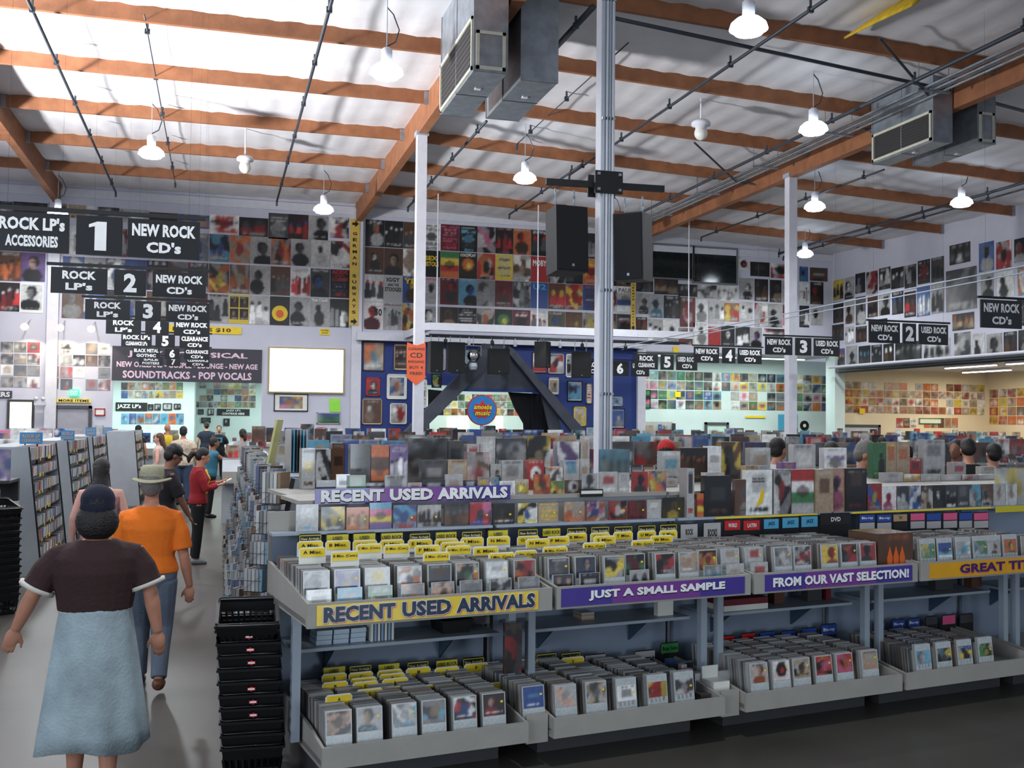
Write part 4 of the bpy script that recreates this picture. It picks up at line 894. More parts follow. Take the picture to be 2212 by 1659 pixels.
m_signy = mat('yellow_gloss_card', (.93, .80, .20), .3, coat=.6); m_orgc = mat('amber_card', (.86, .62, .08), .35, coat=.5)
RU = [('RECENT', .03, .16, .33, .88), ('USED', .365, .16, .58, .88), ('ARRIVALS', .61, .16, .98, .88)]
lipsign('yellow sign reading RECENT USED ARRIVALS on the upper tray lip', 684, 1162, m_signy, [(RU, m_pink, -.006, .065, .006, 'lettering_shadow'), (RU, M_inkw, -.007, .085, 0, 'lettering_outline'), (RU, m_navy, -.009, .05, 0, 'lettering')])
JS = [('JUST A SMALL SAMPLE', .14, .26, .88, .80)]
lipsign('blue and purple sign reading JUST A SMALL SAMPLE', 1212, 1608, m_purp, [(JS, M_ink, -.006, .05, .003, 'lettering_shadow'), (JS, M_inkw, -.008, .05, 0, 'lettering')], back2=m_mag)
FS = [('FROM OUR VAST SELECTION!', .05, .24, .97, .78)]
lipsign('blue and purple sign reading FROM OUR VAST SELECTION!', 1652, 1970, m_purp, [(FS, M_ink, -.006, .05, .003, 'lettering_shadow'), (FS, M_inkw, -.008, .05, 0, 'lettering')], py=1270, back2=m_mag)
GT = [('GREAT TITLES', .22, .24, .92, .82)]
lipsign('amber sign reading GREAT TITLES at the right edge', 2008, 2285, m_orgc, [(GT, m_pink, -.006, .05, .004, 'lettering_shadow'), (GT, mat('dark_violet_ink', (.2, .1, .35), .5), -.008, .035, 0, 'lettering')], py=1240)
u0, zt = onV(680, 1056, .96); u1, _ = onV(1102, 1060, .96); zb = zt-.1
lipsign('purple sign reading RECENT USED ARRIVALS above the face-out CDs', 680, 1102, m_purp, [(RU, M_ink, -.006, .07, .003, 'lettering_shadow'), (RU, M_inkw, -.008, .055, 0, 'lettering')], v=.96, z0=zb, z1=zt, py=1070, back2=m_mag)
# ---- cards, cases and stacks
m_olive = mat('olive_yellow_card', (.80, .74, .14), .4, coat=.4)
CARDN = {}
def card(px0, px1, y0, y1, v, kind, txt='', ink=None, where='upper'):
    um, zt = onV((px0+px1)/2, y0, v); ua, ub = onV(px0, y0, v)[0], onV(px1, y0, v)[0]; w = ub-ua; h = max(.055, zt-onV((px0+px1)/2, y1, v)[1])
    base = zt-(.24 if kind in ('L',) else h+.10)
    floor = (1.0 if zt > 1.0 else .23); base = max(base, floor+.002)
    look = dict(L='white-edged yellow', NA='black-framed', U='dull yellow', UR='dull yellow').get(kind, CN.get(kind[0], 'coloured'))
    key = (look, txt, where); CARDN[key] = CARDN.get(key, 0)+1
    lab = '%s divider card%s in the %s deck' % (look, ' reading '+txt if txt else '', where) + (', %s from left' % ordn(CARDN[key]) if CARDN[key] > 1 or not txt or kind in ('NA', 'U', 'UR') else '')
    t = thing('divider_card', lab, 'divider card', FW(um, v, base), PHI, 'divider cards')
    H = zt-base
    mb = MB(); c = .014
    mb.prism([(-w/2, 0), (w/2, 0), (w/2, H-c), (w/2-c, H), (-w/2+c, H), (-w/2, H-c)], -.002, .002)
    bc = M_cardw if kind == 'L' else M_black
    mb.build('card', bc, t)
    lb = {'L': M_yellow, 'NA': M_black, 'U': m_olive, 'UR': m_olive}.get(kind) or pm(kind[0], .4, .3)
    mb = MB(); e = .008
    if kind == 'NA':
        f = MB()
        for r in ((-w/2+e, H-h+e, w/2-e, H-h+e+.005), (-w/2+e, H-e-.005, w/2-e, H-e), (-w/2+e, H-h+e, -w/2+e+.004, H-e), (w/2-e-.004, H-h+e, w/2-e, H-e)): f.b2(r[0], -.005, r[1], r[2], -.002, r[3])
        f.build('yellow_border', m_olive, t); letters(t, [('New Arrivals', -w*.38, H-h*.68, w*.38, H-h*.38)], mat('pale_yellow_ink', (.9, .86, .6), .5), -.005, .02)
    else:
        mb.b2(-w/2+e, -.005, H-h+(0 if kind == 'L' else .004), w/2-e, -.002, H-e); mb.build('label', lb, t)
        if len(kind) > 1 and kind[0].islower():
            mb = MB(); mb.b2(-w/2+e, -.005, H-h*1.9, w/2-e, -.002, H-h-.004); mb.build('lower_label', pm(kind[1], .4, .3), t)
        if txt:
            k = min(.42, .05*len(txt)); letters(t, [(txt, -w*k, H-h*.70, w*k, H-h*.34)], ink or M_ink, -.008, .02)
    return t
for a in ((644, 696, 1153, 1170, 'NA'), (703, 755, 1152, 1169, 'U'), (761, 813, 1150, 1168, 'U'), (821, 872, 1149, 1167, 'UR'), (883, 931, 1150, 1166, 'NA'), (939, 988, 1147, 1164, 'UR'), (996, 1043, 1146, 1162, 'NA'), (1052, 1099, 1143, 1160, 'U'), (1117, 1163, 1141, 1158, 'NA'), (1170, 1212, 1139, 1156, 'UR'),
          (1223, 1268, 1138, 1155, 'NA'), (1275, 1317, 1136, 1153, 'NA'), (1325, 1367, 1135, 1152, 'NA'), (1377, 1417, 1133, 1150, 'NA'), (1424, 1463, 1131, 1148, 'NA')):
    card(a[0], a[1], a[2], a[3]+3, .84, a[4], {'NA': '', 'U': 'USED', 'UR': 'USED ROCK'}[a[4]])
UL = [(642, 698, 1168, 'A Misc.', .74), (703, 757, 1167, 'B Misc.', .74), (762, 815, 1166, 'C Misc.', .74), (821, 873, 1165, 'D Misc.', .74), (881, 934, 1164, 'E Misc.', .74), (939, 990, 1163, 'G Misc.', .74), (995, 1045, 1160, 'I Misc.', .74), (1052, 1102, 1158, 'N Misc.', .74), (1117, 1165, 1157, 'O Misc.', .76), (1223, 1268, 1151, 'R Misc.', .78), (1275, 1317, 1150, 'S Misc.', .78), (1325, 1367, 1148, 'T Misc.', .78), (1377, 1417, 1146, 'U Misc.', .78), (1424, 1463, 1145, 'V Misc.', .78),
      (646, 704, 1182, 'A Misc.', .42), (715, 776, 1190, 'B Misc. (Cont.)', .24), (769, 825, 1174, 'C Misc. (Cont.)', .50), (829, 885, 1175, 'D Misc. (Cont.)', .48), (896, 951, 1177, 'F Misc.', .46), (914, 972, 1192, 'E Misc. (Cont.)', .26), (952, 1006, 1170, 'G Misc.', .58), (963, 1018, 1178, 'H Misc. (Cont.)', .46), (1022, 1077, 1180, 'K Misc.', .42), (1055, 1112, 1193, 'J Misc. (Cont.)', .26), (1112, 1160, 1188, 'L Misc. (Cont.)', .36), (1136, 1186, 1163, 'N Misc.', .60), (1181, 1230, 1158, 'P Misc.', .66), (1172, 1226, 1180, 'M Misc. (Cont.)', .40), (1259, 1309, 1171, 'R Misc. (Cont.)', .48), (1282, 1330, 1157, 'S Misc.', .66), (1364, 1412, 1166, 'U Misc. (Cont.)', .50), (1405, 1453, 1156, 'W Misc.', .60)]
for a in UL: card(a[0], a[1], a[2], a[2]+15, a[4], 'L', a[3])
for a in ((696, 748, 1438, 'U'), (753, 804, 1435, 'NA'), (815, 865, 1431, 'U'), (878, 927, 1427, 'NA'), (940, 990, 1423, 'UR'), (998, 1047, 1419, 'NA'), (1157, 1203, 1410, 'NA'), (1210, 1255, 1408, 'NA')):
    card(a[0], a[1], a[2], a[2]+20, .82, a[3], {'NA': '', 'U': 'USED', 'UR': 'USED ROCK'}[a[3]], where='lower')
LL = [(695, 749, 1454, 'A', .72), (753, 806, 1451, 'C', .72), (815, 869, 1446, 'K', .72), (877, 930, 1441, 'M', .72), (939, 992, 1440, 'P', .7), (1002, 1055, 1432, 'F', .74), (696, 752, 1472, 'B', .58), (757, 814, 1463, 'D', .62), (762, 817, 1471, 'E', .55), (820, 875, 1454, 'R', .64), (826, 882, 1464, 'L', .55), (770, 827, 1487, 'C', .42), (833, 890, 1481, 'N', .46), (845, 904, 1495, 'S', .32), (703, 761, 1499, 'A', .26), (903, 960, 1478, 'I', .42), (962, 1017, 1462, 'W', .54), (1038, 1094, 1474, 'D', .46),
      (1090, 1141, 1436, 'J', .68), (1105, 1163, 1453, 'H', .5), (1116, 1171, 1463, 'N', .40), (1156, 1204, 1423, 'T', .74), (1212, 1262, 1419, 'V', .74), (1185, 1236, 1447, 'Y', .48), (1238, 1288, 1441, 'O', .56), (1252, 1303, 1447, 'Q', .48), (1265, 1315, 1457, 'Z', .36)]
for a in LL: card(a[0], a[1], a[2], a[2]+14, a[4], 'L', a[3], where='lower')
for a in ((1468, 1508, 1130, 1166, 'l', 'ROCK'), (1518, 1558, 1127, 1172, 'l', 'BOOKS'), (1563, 1600, 1122, 1146, 'r', 'WORLD'), (1604, 1642, 1122, 1146, 'r', 'LATIN'), (1648, 1683, 1119, 1143, 'c', 'JAZZ'), (1688, 1726, 1116, 1141, 'c', 'JAZZ'), (1729, 1767, 1113, 1139, 'c', 'JAZZ'), (1770, 1838, 1108, 1134, 'k', 'DVD'),
          (1855, 1890, 1110, 1128, 'bl', 'Blu-ray'), (1893, 1926, 1110, 1128, 'bl', 'Blu-ray'), (1928, 1960, 1109, 1127, 'tk', 'TV'), (1965, 1998, 1107, 1125, 'pl', ''), (2000, 2033, 1107, 1125, 'bl', ''), (2036, 2068, 1106, 1124, 'pl', ''), (2070, 2100, 1106, 1124, 'bl', ''), (2102, 2135, 1106, 1124, 'pl', '')):
    card(a[0], a[1], a[2], a[3], .82, a[4], a[5], M_inkw if a[4][0] in 'rbk' else M_ink)
for a in ((1262, 1310, 1412, 1448, 'l', 'USED LPs'), (1370, 1416, 1404, 1448, 'l', 'NEW ITEMS'), (1426, 1467, 1387, 1411, 'e', 'Box Sets'), (1517, 1556, 1391, 1412, 'e', 'Box Sets'), (1555, 1588, 1372, 1392, 'r', ''), (1600, 1632, 1366, 1390, 'r', ''), (1640, 1675, 1363, 1387, 'b', ''), (1686, 1719, 1361, 1385, 'b', ''), (1730, 1764, 1355, 1379, 'b', ''), (1772, 1807, 1347, 1372, 'b', 'Blu-ray'),
          (1885, 1912, 1342, 1362, 'b', 'Blu-ray'), (1925, 1955, 1337, 1358, 'bl', 'Blu-ray'), (1959, 1987, 1334, 1355, 'b', 'Blu-ray'), (1998, 2025, 1330, 1350, 'd', ''), (2034, 2064, 1327, 1349, 'p', ''), (2072, 2102, 1325, 1346, 'd', '')):
    card(a[0], a[1], a[2], a[3], .84, a[4], a[5], M_inkw if a[4][0] in 'b' else M_ink, where='lower')
# shared meshes
mb = MB(); mb.b2(-.075, -.005, 0, .075, .005, .24); ME_keep = mb.mesh('keeper', M_keeper)
mb = MB(); mb.b2(-.071, -.005, 0, .071, .005, .125); ME_case = mb.mesh('case', M_keeper)
mb = MB(); mb.b2(-.0745, -.0065, .0, .0745, -.005, .1)
for i in range(5): mb.b2(-.07+.031*i, -.0078, .004, -.058+.031*i, -.0064, .096)
ME_ribs = mb.mesh('ribs', M_keeper)
mb = MB(); mb.b2(-.008, -.0075, 0, .008, -.0065, .012); ME_stk = mb.mesh('price_sticker', M_yellow)
m_edge = [mat('keeper_edge_%s' % n, c, .35, coat=.4, var=.1) for n, c in (('grey', (.60, .59, .57)), ('clear', (.68, .69, .68)), ('brown', (.48, .42, .38)), ('dark', (.36, .36, .36)))]
ME_KS = []
for m in m_edge:
    e = ME_keep.copy(); e.materials.clear(); e.materials.append(m); ME_KS.append(e)
NK = [0]
def column_stack(u, v0, v1, zb, cover, low, where, nind, tilt=-.07, covered=True, h=.24, pitch=.014):
    """one file of keepers: optional low case in front, the front keeper with its cover, single keepers, the rest as stuff"""
    ze = zb+.004; v = v0
    if low:
        t = thing('cd_case', '%s and %s low CD case, %s' % (*words(low), where), 'cd', FW(u, v, ze+.02), PHI, 'front CD cases'); t.rotation_euler = (tilt, 0, PHI)
        link('case', ME_case, t); link('cover', art_mesh('cover', .132, .12, .001, low, 14, M_gloss), t, (0, -.0055, .003)); v += .05
    t = thing('cd_keeper', '%s and %s CD in keeper, %s' % (*words(cover), where), 'cd', FW(u, v, ze), PHI, 'front CDs in keepers'); t.rotation_euler = (tilt, 0, PHI)
    link('keeper', ME_keep, t); link('cover', art_mesh('cover', .136, .124, .001, cover, 15, M_gloss), t, (0, -.0055, h-.13)); link('ribbed_base', ME_ribs, t)
    if r_.rand() < .6: link('price_sticker', ME_stk, t, (.05, 0, h-.06))
    v += .02
    for i in range(nind):
        e = ME_KS[r_.choice([0, 1, 1, 2, 0])]
        o = link('cd_keeper', e, None, FW(u+r_.uniform(-.003, .003), v, ze)); o.rotation_euler = (tilt, 0, PHI)
        tag(o, 'plain keeper %s behind the front, %s' % (ordn(i+1), where), 'cd', 'filed keepers, '+where); NK[0] += 1; v += pitch
    n = int((v1-v)/pitch)
    if n > 2:
        mb = MB()
        for i in range(n):
            dz = r_.uniform(-.004, .004); x = r_.uniform(-.003, .003); mb.cur = r_.choice([0, 0, 1, 2, 3]) if r_.rand() < .8 else 3
            m0 = mb.M; mb.M = Matrix.Translation((x, i*pitch, 0)) @ Matrix.Rotation(tilt, 4, 'X'); mb.b2(-.073, -.0062, 0, .073, .0062, h+dz); mb.M = m0
        o = mb.build('cd_keeper_stack', m_edge, None, FW(u, v, ze), PHI); tag(o, 'dense file of keepers, %s' % where, 'cds'); stuff(o)
UA = [(690, 'Agld', 'Fwlv'), (757, 'Abvt', 'Fclb'), (823, 'Flyt', 'Telw'), (893, 'Awok', 'Agls'), (958, 'Fdnk', 'Atsn'), (1019, 'Aoke', 'Fggl'), (1083, 'Fwlw', 'Akwl'), (1144, 'Akor', 'Fgll')]
for k, (px, c, l) in enumerate(UA):
    u = onV(px, 1300, .06)[0]; column_stack(u, .07, .80, 1.0, c, l, 'upper deck of the leftmost bin, column %s' % ordn(k+1), 4)
UB = [(1218, 'Pdgl', 'Gdsk'), (1276, 'Pdsb', 'Fkwd'), (1330, 'Agyk', None), (1384, 'Ademk', 'Gldk'), (1440, 'Arkd', None), (1491, 'Atlsw', None), (1542, 'Aoynk', 'Gglc'), (1591, 'Flts', 'Flto'), (1643, 'Flrl', 'Flrl')]
for k, (px, c, l) in enumerate(UB):
    u = onV(px, 1255, .06)[0]; column_stack(u, .07, .76, 1.0, c[:5], l, 'upper deck of the second bin, column %s' % ordn(k+1), 2)
UC = [(1695, 'Adlw'), (1737, 'Aldr'), (1796, 'Pyro'), (1838, 'Akord'), (1879, 'Prkd')]
for k, (px, c) in enumerate(UC):
    u = onV(px, 1220, .06)[0]; column_stack(u, .07, .76, 1.0, c[:5], None, 'upper deck of the third bin, column %s' % ordn(k+1), 1)
UD = [(2008, 'Aecy'), (2045, 'Bbbcw'), (2085, 'Awlc'), (2122, 'Aecl'), (2150, 'Pltn'), (2186, 'Poyn'), (2240, 'Adlw')]
for k, (px, c) in enumerate(UD):
    u = onV(px, 1195, .06)[0]; column_stack(u, .07, .76, 1.0, c[:5], None, 'upper deck of the fourth bin, column %s' % ordn(k+1), 1, h=.21)
LA = [(734, 'Astnk'), (801, 'Pltdc'), (876, 'Agwlc'), (940, 'Acltd'), (1007, 'Akrbw'), (1070, 'Pksrw')]
for k, (px, c) in enumerate(LA):
    u = onV(px, 1600, .05)[0]; column_stack(u, .06+.0*k, .78, .23, c[:5], None, 'lower deck of the leftmost bin, column %s' % ordn(k+1), 4, tilt=-.12)
LB = [(1226, 'Alslb', .08), (1292, 'Altgd', .08), (1357, 'Fwgld', .1), (1424, 'Aoyrn', .1), (1482, 'Alpld', .1)]
for k, (px, c, v) in enumerate(LB):
    u = onV(px, 1545, .05)[0]; column_stack(u, .06, .78, .23, c[:5], None, 'lower deck of the second bin, column %s' % ordn(k+1), 2, tilt=-.12, h=.24 if k < 2 else .2)
LC = [(1645, 'Plsod'), (1693, 'Cwkrn'), (1737, 'Altnk'), (1785, 'Aropk'), (1830, 'Arpok'), (1885, 'Ftlpd')]  # the two mostly red covers have glowing red reflections put into their colours
for k, (px, c) in enumerate(LC):
    u = onV(px, 1500, .05)[0]; column_stack(u, .06, .75, .23, c[:5], None, 'lower deck of the third bin, column %s' % ordn(k+1), 2, tilt=-.12)
LD = [(2000, 'Pclwb'), (2045, 'Akync'), (2090, 'Abyk'), (2135, 'Aeky')]
for k, (px, c) in enumerate(LD):
    u = onV(px, 1455, .05)[0]; column_stack(u, .06, .75, .23, c[:5], None, 'lower deck of the fourth bin, column %s' % ordn(k+1), 1, tilt=-.12, h=.2)
# narrow tray between the lower decks with one file
for nm, a, b, px, c in (('first', 1.345, 1.49, 1145, 'Fbcwb'), ('second', 2.775, 2.92, None, None)):
    t = thing('filler_tray', 'narrow grey filler tray between lower decks, %s from left' % nm, 'tray', FW(0, 0, 0), PHI)
    mb = MB(); fbox(mb, a, .08, .18, b, .95, .23); mb.build('tray_floor', M_lip, t); mb = MB(); fbox(mb, a, .06, .15, b, .08, .32); mb.build('lip', M_lip, t)
column_stack(1.417, .10, .78, .235, 'Fbcwb', None, 'narrow tray between the lower decks', 5, tilt=-.12)
t = thing('open_carton', 'white open card carton in the second narrow tray', 'carton', FW(2.845, .15, .235), PHI)
mb = MB(); mb.b2(-.065, 0, 0, .065, .14, .12); mb.build('carton_body', M_cardw, t); mb = MB(); mb.b2(-.065, .13, .12, .065, .14, .2); mb.build('flap', M_cardw, t)
# ---- generic upright goods
ITEMN = {}
def item(kind, label, px0, py0, px1, v, z0, spec, th=.03, n=12, grp=None, tilt=0., m=None, uvz=None):
    if uvz: u0, u1, zt = uvz
    else: u0, u1 = onV(px0, py0, v)[0], onV(px1, py0, v)[0]; zt = onV((px0+px1)/2, py0, v)[1]
    w = u1-u0; h = max(zt-z0, .05)
    o = link(kind, art_mesh(kind, w, h, th, spec[:5], n, m or M_gloss), None, FW((u0+u1)/2, v+th, z0+.001)); o.rotation_euler = (tilt, 0, PHI)
    label = label.replace('standing lowest in front', 'lowest in front')
    return tag(o, label, {'cd_case': 'cd', 'box_set': 'box set', 'book': 'book', 'record': 'record'}.get(kind, kind.replace('_', ' ')), grp)
T1 = [(640, 688, 'Flwcl', 1090), (694, 745, 'Agdyl', 1095), (749, 797, 'Gonty', 1096), (799, 846, 'Bcpyv', 1086), (850, 900, 'Aclbr', 1091), (902, 953, 'Glnks', 1091), (960, 1012, 'Gdgnk', 1088), (1015, 1061, 'Abrdp', 1085), (1065, 1112, 'Pkdnw', 1088), (1119, 1161, 'Akwby', 1087), (1163, 1206, 'Taylw', 1087), (1219, 1263, 'Atslo', 1084), (1268, 1307, 'Alobp', 1083), (1316, 1354, 'Anrwk', 1082), (1358, 1396, 'Pmnrk', 1081), (1398, 1428, 'Flwlt', 1080), (1432, 1478, 'Pknyd', 1075)]
for k, (a, b, s, y) in enumerate(T1):
    s = s.replace('a', 't') if s[0] == 'T' else s
    o = item('cd_case', '%s and %s CD displayed face-out on the ledge, %s from left' % (*words(s), ordn(k+1)), a, y, b, .90, 1.378, s, .012, 16, 'face-out CDs on the ledge')
    if k % 3: link('price_sticker', ME_stk, o, (.045, -.011, .06))
# rest of the ledge: long box sets and books on the right-hand bins
T1R = [('book', 1484, 1012, 1500, 'Flkr', .10, 'two narrow spines standing left of the orange book'), ('book', 1506, 1066, 1546, 'Boryo', .02, 'red and orange book low on the ledge'), ('box_set', 1522, 1028, 1580, 'Fkdnk', .05, 'tall black box set behind the orange book'), ('box_set', 1588, 1036, 1634, 'Pngln', .04, 'brown box with a hanging tag'), ('box_set', 1612, 1016, 1668, 'Fwlkw', .05, 'tall white box with a plain yellow patch'),
       ('box_set', 1672, 1014, 1708, 'Akwrg', .08, 'dark box with white and red figures'), ('box_set', 1710, 1014, 1758, 'Brwel', .05, 'box with a red and white top, green below'), ('box_set', 1762, 1014, 1800, 'Ftnt', .1, 'plain tan box between colourful ones'), ('box_set', 1784, 1012, 1826, 'Ptkpn', .03, 'tan box with a standing dark figure'), ('box_set', 1828, 1012, 1872, 'Fknm', .10, 'dark maroon boxes beside the tan figure box'), ('box_set', 1874, 1045, 1905, 'Abryc', .02, 'blue and red picture box'), ('box_set', 1903, 1052, 1936, 'Pwrpl', .02, 'white framed picture box')]
for kd, a, y, b, s, th, lab in T1R:
    o = item(kd, lab+' on the ledge', a, y, b, .90-th*.3, 1.378, s, th, 16)
    if 'yellow patch' in lab:
        mb = MB(); mb.prism([(-.035, .06), (.03, .09), (.05, .17), (.03, .21), (-.0, .13)], -th-.003, -th); mb.build('yellow_patch', pm('y'), o)
        letters(o, [('THE VELVET', -.07, .27, .05, .285), ('UNDERGROUND', -.07, .25, .05, .265)], M_ink, -th-.003, .02)
for k in range(10):
    a = 1938+k*26; s = ['Abdwl', 'Abdwl', 'Alntd', 'Pkwdn', 'Gdlkw', 'Fdgld', 'Aclgd', 'Pndwk', 'Alwtl', 'Alwtl'][k]
    item('cd_case', '%s and %s case on the right ledge, %s from left' % (*words(s), ordn(k+1)), a, 1050-k*.6, a+25, .90, 1.378, s, .012, 12, 'cases on the right part of the ledge')
# yellow edge strips under the right ledge
for k, (a, b) in enumerate(((1545, 1765), (1840, 2140))):
    ua, ub = onV(a, 1112, .855)[0], onV(b, 1108, .855)[0]
    mb = MB(); mb.b2(ua, -.004, 1.362, ub, 0, 1.376); tag(mb.build('edge_strip', M_yellow, None, FO+FV*.855, PHI), 'yellow strip on the ledge edge, %s one' % ['left', 'right'][k], 'strip')
item('tall_sleeve', 'large silvery plastic-wrapped print at the right edge', 2152, 1012, 2235, .92, 1.378, 'Alwyl', .02, 16)
lipsign('olive sign on the ledge at the right edge', 2150, 2225, m_olive, [], v=.85, z0=1.325, z1=1.378, py=1105)
# top shelf goods (z 1.565): near, middle and far files, from photo spans
def top(lst, v, grp, wh, z0=1.566, sc=2.765, ox=640, oy=900, th=.04, n=12):
    for k, (x0, y0, x1, s, kd) in enumerate(lst):
        item(kd, '%s and %s %s %s, %s from left' % (*words(s), kd.replace('_', ' '), wh, ordn(k+1)), ox+x0/sc, oy+y0/sc, ox+x1/sc, v, z0, s, th, n, grp)
top([(120, 380, 235, 'Fkdnw', 'cd_case'), (240, 345, 320, 'Fwkrw', 'cd_case'), (300, 350, 415, 'Felcr', 'cd_case'), (418, 395, 528, 'Fkgdw', 'cd_case'), (530, 350, 660, 'Flgdk', 'cd_case'), (665, 395, 750, 'Fldwo', 'cd_case'), (755, 378, 888, 'Fkwdl', 'cd_case'), (890, 345, 995, 'Fltrl', 'cd_case'), (1000, 380, 1080, 'Fkwdg', 'cd_case'), (1085, 360, 1150, 'Ftycb', 'cd_case'), (1155, 362, 1210, 'Ablwc', 'cd_case'), (1215, 385, 1308, 'Fwlgw', 'cd_case'),
     (1310, 375, 1388, 'Gloyn', 'cd_case'), (1420, 345, 1515, 'Aoynr', 'cd_case'), (1520, 385, 1598, 'Aeyok', 'cd_case'), (1605, 380, 1702, 'Cnlkd', 'cd_case'), (1705, 340, 1800, 'Pldgw', 'cd_case'), (1810, 330, 1920, 'Flrwl', 'cd_case'), (1925, 335, 1990, 'Fllwl', 'cd_case'), (2005, 330, 2100, 'Prkdl', 'cd_case'), (2110, 325, 2210, 'Aoytb', 'cd_case')], 1.04, 'small cases at the front of the top shelf', 'at the front of the top shelf', th=.012)
u0, u1 = onV(1250, 1062, .97)[0], onV(1300, 1062, .97)[0]
t = thing('small_sign', 'small black sign with a white panel on the top shelf edge', 'sign', FW((u0+u1)/2, .955, 1.545), PHI); w = u1-u0
mb = MB(); mb.b2(-w/2, -.005, 0, w/2, 0, .055); mb.build('board', M_black, t); mb = MB(); mb.b2(-w*.45, -.008, .022, w*.45, -.005, .045); mb.build('white_panel', M_cardw, t)
top([(325, 165, 445, 'Pdkgl', 'box_set'), (448, 172, 555, 'Bonok', 'box_set'), (560, 168, 668, 'Gvkwl', 'box_set'), (750, 260, 900, 'Fdldk', 'box_set'), (905, 258, 1020, 'Ftlsn', 'box_set'), (1022, 212, 1155, 'Alnrl', 'box_set'), (1160, 285, 1225, 'Pltdr', 'cd_case'), (1228, 262, 1355, 'Flgtd', 'box_set'), (1378, 262, 1482, 'Crwkw', 'box_set'), (1490, 300, 1592, 'Alwdo', 'box_set'), (1596, 262, 1692, 'Flclb', 'box_set'), (1696, 255, 1752, 'Fltol', 'box_set')], 1.50, 'box sets in the middle of the top shelf', 'mid-way on the top shelf', th=.06)
top([(35, 190, 115, 'Flynk', 'box_set'), (118, 195, 207, 'Aldwk', 'box_set'), (215, 158, 290, 'Fnkdg', 'box_set'), (292, 140, 375, 'Fbbcb', 'box_set'), (668, 130, 905, 'Adgdk', 'box_set'), (908, 145, 1000, 'Fdkvn', 'box_set'), (1020, 165, 1095, 'Flrwl', 'box_set'), (1100, 120, 1190, 'Flwtl', 'box_set'), (1195, 130, 1375, 'Adlgd', 'box_set'), (1380, 115, 1520, 'Akytw', 'box_set'), (1560, 150, 1690, 'Alwvb', 'box_set'), (1700, 140, 1752, 'Fltls', 'box_set')], 2.0, 'boxes at the back of the top shelf', 'at the back of the top shelf', th=.08, n=14)
top([(0, 300, 75, 'Fgrkb', 'box_set'), (80, 150, 190, 'Flcdw', 'book'), (190, 130, 350, 'Gkont', 'box_set'), (350, 120, 432, 'Fwllw', 'box_set'), (430, 95, 545, 'Ayndk', 'box_set'), (600, 130, 720, 'Fltgw', 'box_set'), (855, 110, 985, 'Flwgd', 'box_set'), (1036, 130, 1168, 'Twlvl', 'box_set'), (1322, 100, 1398, 'Pedk', 'box_set'), (1400, 95, 1460, 'Ftoty', 'box_set'), (1462, 95, 1540, 'Ftots', 'box_set'), (1540, 190, 1605, 'Frmrw', 'box_set'), (1620, 82, 1745, 'Flgkd', 'box_set'), (1790, 215, 1870, 'Flrwl', 'box_set'), (1960, 240, 2050, 'Fltgw', 'box_set')], 1.95, 'boxes behind the right ledge', 'behind the right ledge', sc=2.724, ox=1400, oy=920, th=.07, n=14)
top([(15, 300, 100, 'Aoytb', 'cd_case'), (105, 310, 175, 'Fltob', 'cd_case'), (340, 275, 450, 'Flwlw', 'box_set'), (575, 235, 640, 'Ftyld', 'book'), (645, 235, 710, 'Fltoc', 'book'), (785, 215, 870, 'Fvtgp', 'box_set'), (1390, 275, 1500, 'Flgwl', 'box_set'), (1505, 285, 1600, 'Aoylw', 'box_set'), (1605, 285, 1720, 'Flwgl', 'box_set'), (1725, 290, 1840, 'Flwlg', 'box_set'), (1850, 300, 1940, 'Alwrg', 'box_set'), (1945, 300, 2060, 'Flwgd', 'box_set')], 1.45, 'goods midway behind the right ledge', 'midway behind the right ledge', sc=2.724, ox=1400, oy=920, th=.07, n=10)
# ---- goods under the upper deck
SB = .721
for k in range(3):
    for j in range(3):
        u0, _ = onV(683+k*37, 1395, .62); w = .095
        mb = MB(); mb.b2(0, 0, 0, w, .16, .027); o = mb.build('flat_box', mat('pale_blue_box', (.72, .80, .86), .3, coat=.3), None, FW(u0+.002*j, .62, SB+.029*j+.0005), PHI)
        tag(o, 'small pale blue flat box on the lower left shelf, %s pile, %s up' % (['left', 'middle', 'right'][k], ordn(j+1)), 'box', 'flat boxes on the lower shelf')
for k in range(7):
    u0, _ = onV(797+k*7.4, 1390, .64); mb = MB(); mb.b2(0, 0, 0, .014, .18, .19)
    o = mb.build('booklet', mat('blue_grey_booklet', (.55, .66, .78), .35) if k % 2 else M_cardw, None, FW(u0, .6, SB+.0005), PHI)
    tag(o, '%s slim booklet standing beside the flat boxes, %s from left' % ('blue-grey' if k % 2 else 'white', ordn(k+1)), 'booklet', 'booklets on the lower shelf')
def tub(name, label, loc, w, d, h, m, tp=1.2, rz=PHI):
    t = thing(name, label, 'basket', loc, rz); mb = MB(); e = .008
    for s in (-1, 1):
        mb.add([(-w/2, s*d/2, 0), (w/2, s*d/2, 0), (w/2*tp, s*d/2*tp, h), (-w/2*tp, s*d/2*tp, h), (-w/2, s*(d/2-e), 0), (w/2, s*(d/2-e), 0), (w/2*tp-e, s*(d/2*tp-e), h), (-w/2*tp+e, s*(d/2*tp-e), h)], [(0, 1, 2, 3), (7, 6, 5, 4), (3, 2, 6, 7), (0, 3, 7, 4), (1, 5, 6, 2)])
        mb.add([(s*w/2, -d/2, 0), (s*w/2, d/2, 0), (s*w/2*tp, d/2*tp, h), (s*w/2*tp, -d/2*tp, h), (s*(w/2-e), -d/2, 0), (s*(w/2-e), d/2, 0), (s*(w/2*tp-e), d/2*tp-e, h), (s*(w/2*tp-e), -d/2*tp+e, h)], [(0, 1, 2, 3), (7, 6, 5, 4), (3, 2, 6, 7), (0, 3, 7, 4), (1, 5, 6, 2)])
    mb.b2(-w/2, -d/2, 0, w/2, d/2, .006); mb.build('shell', m, t); return t
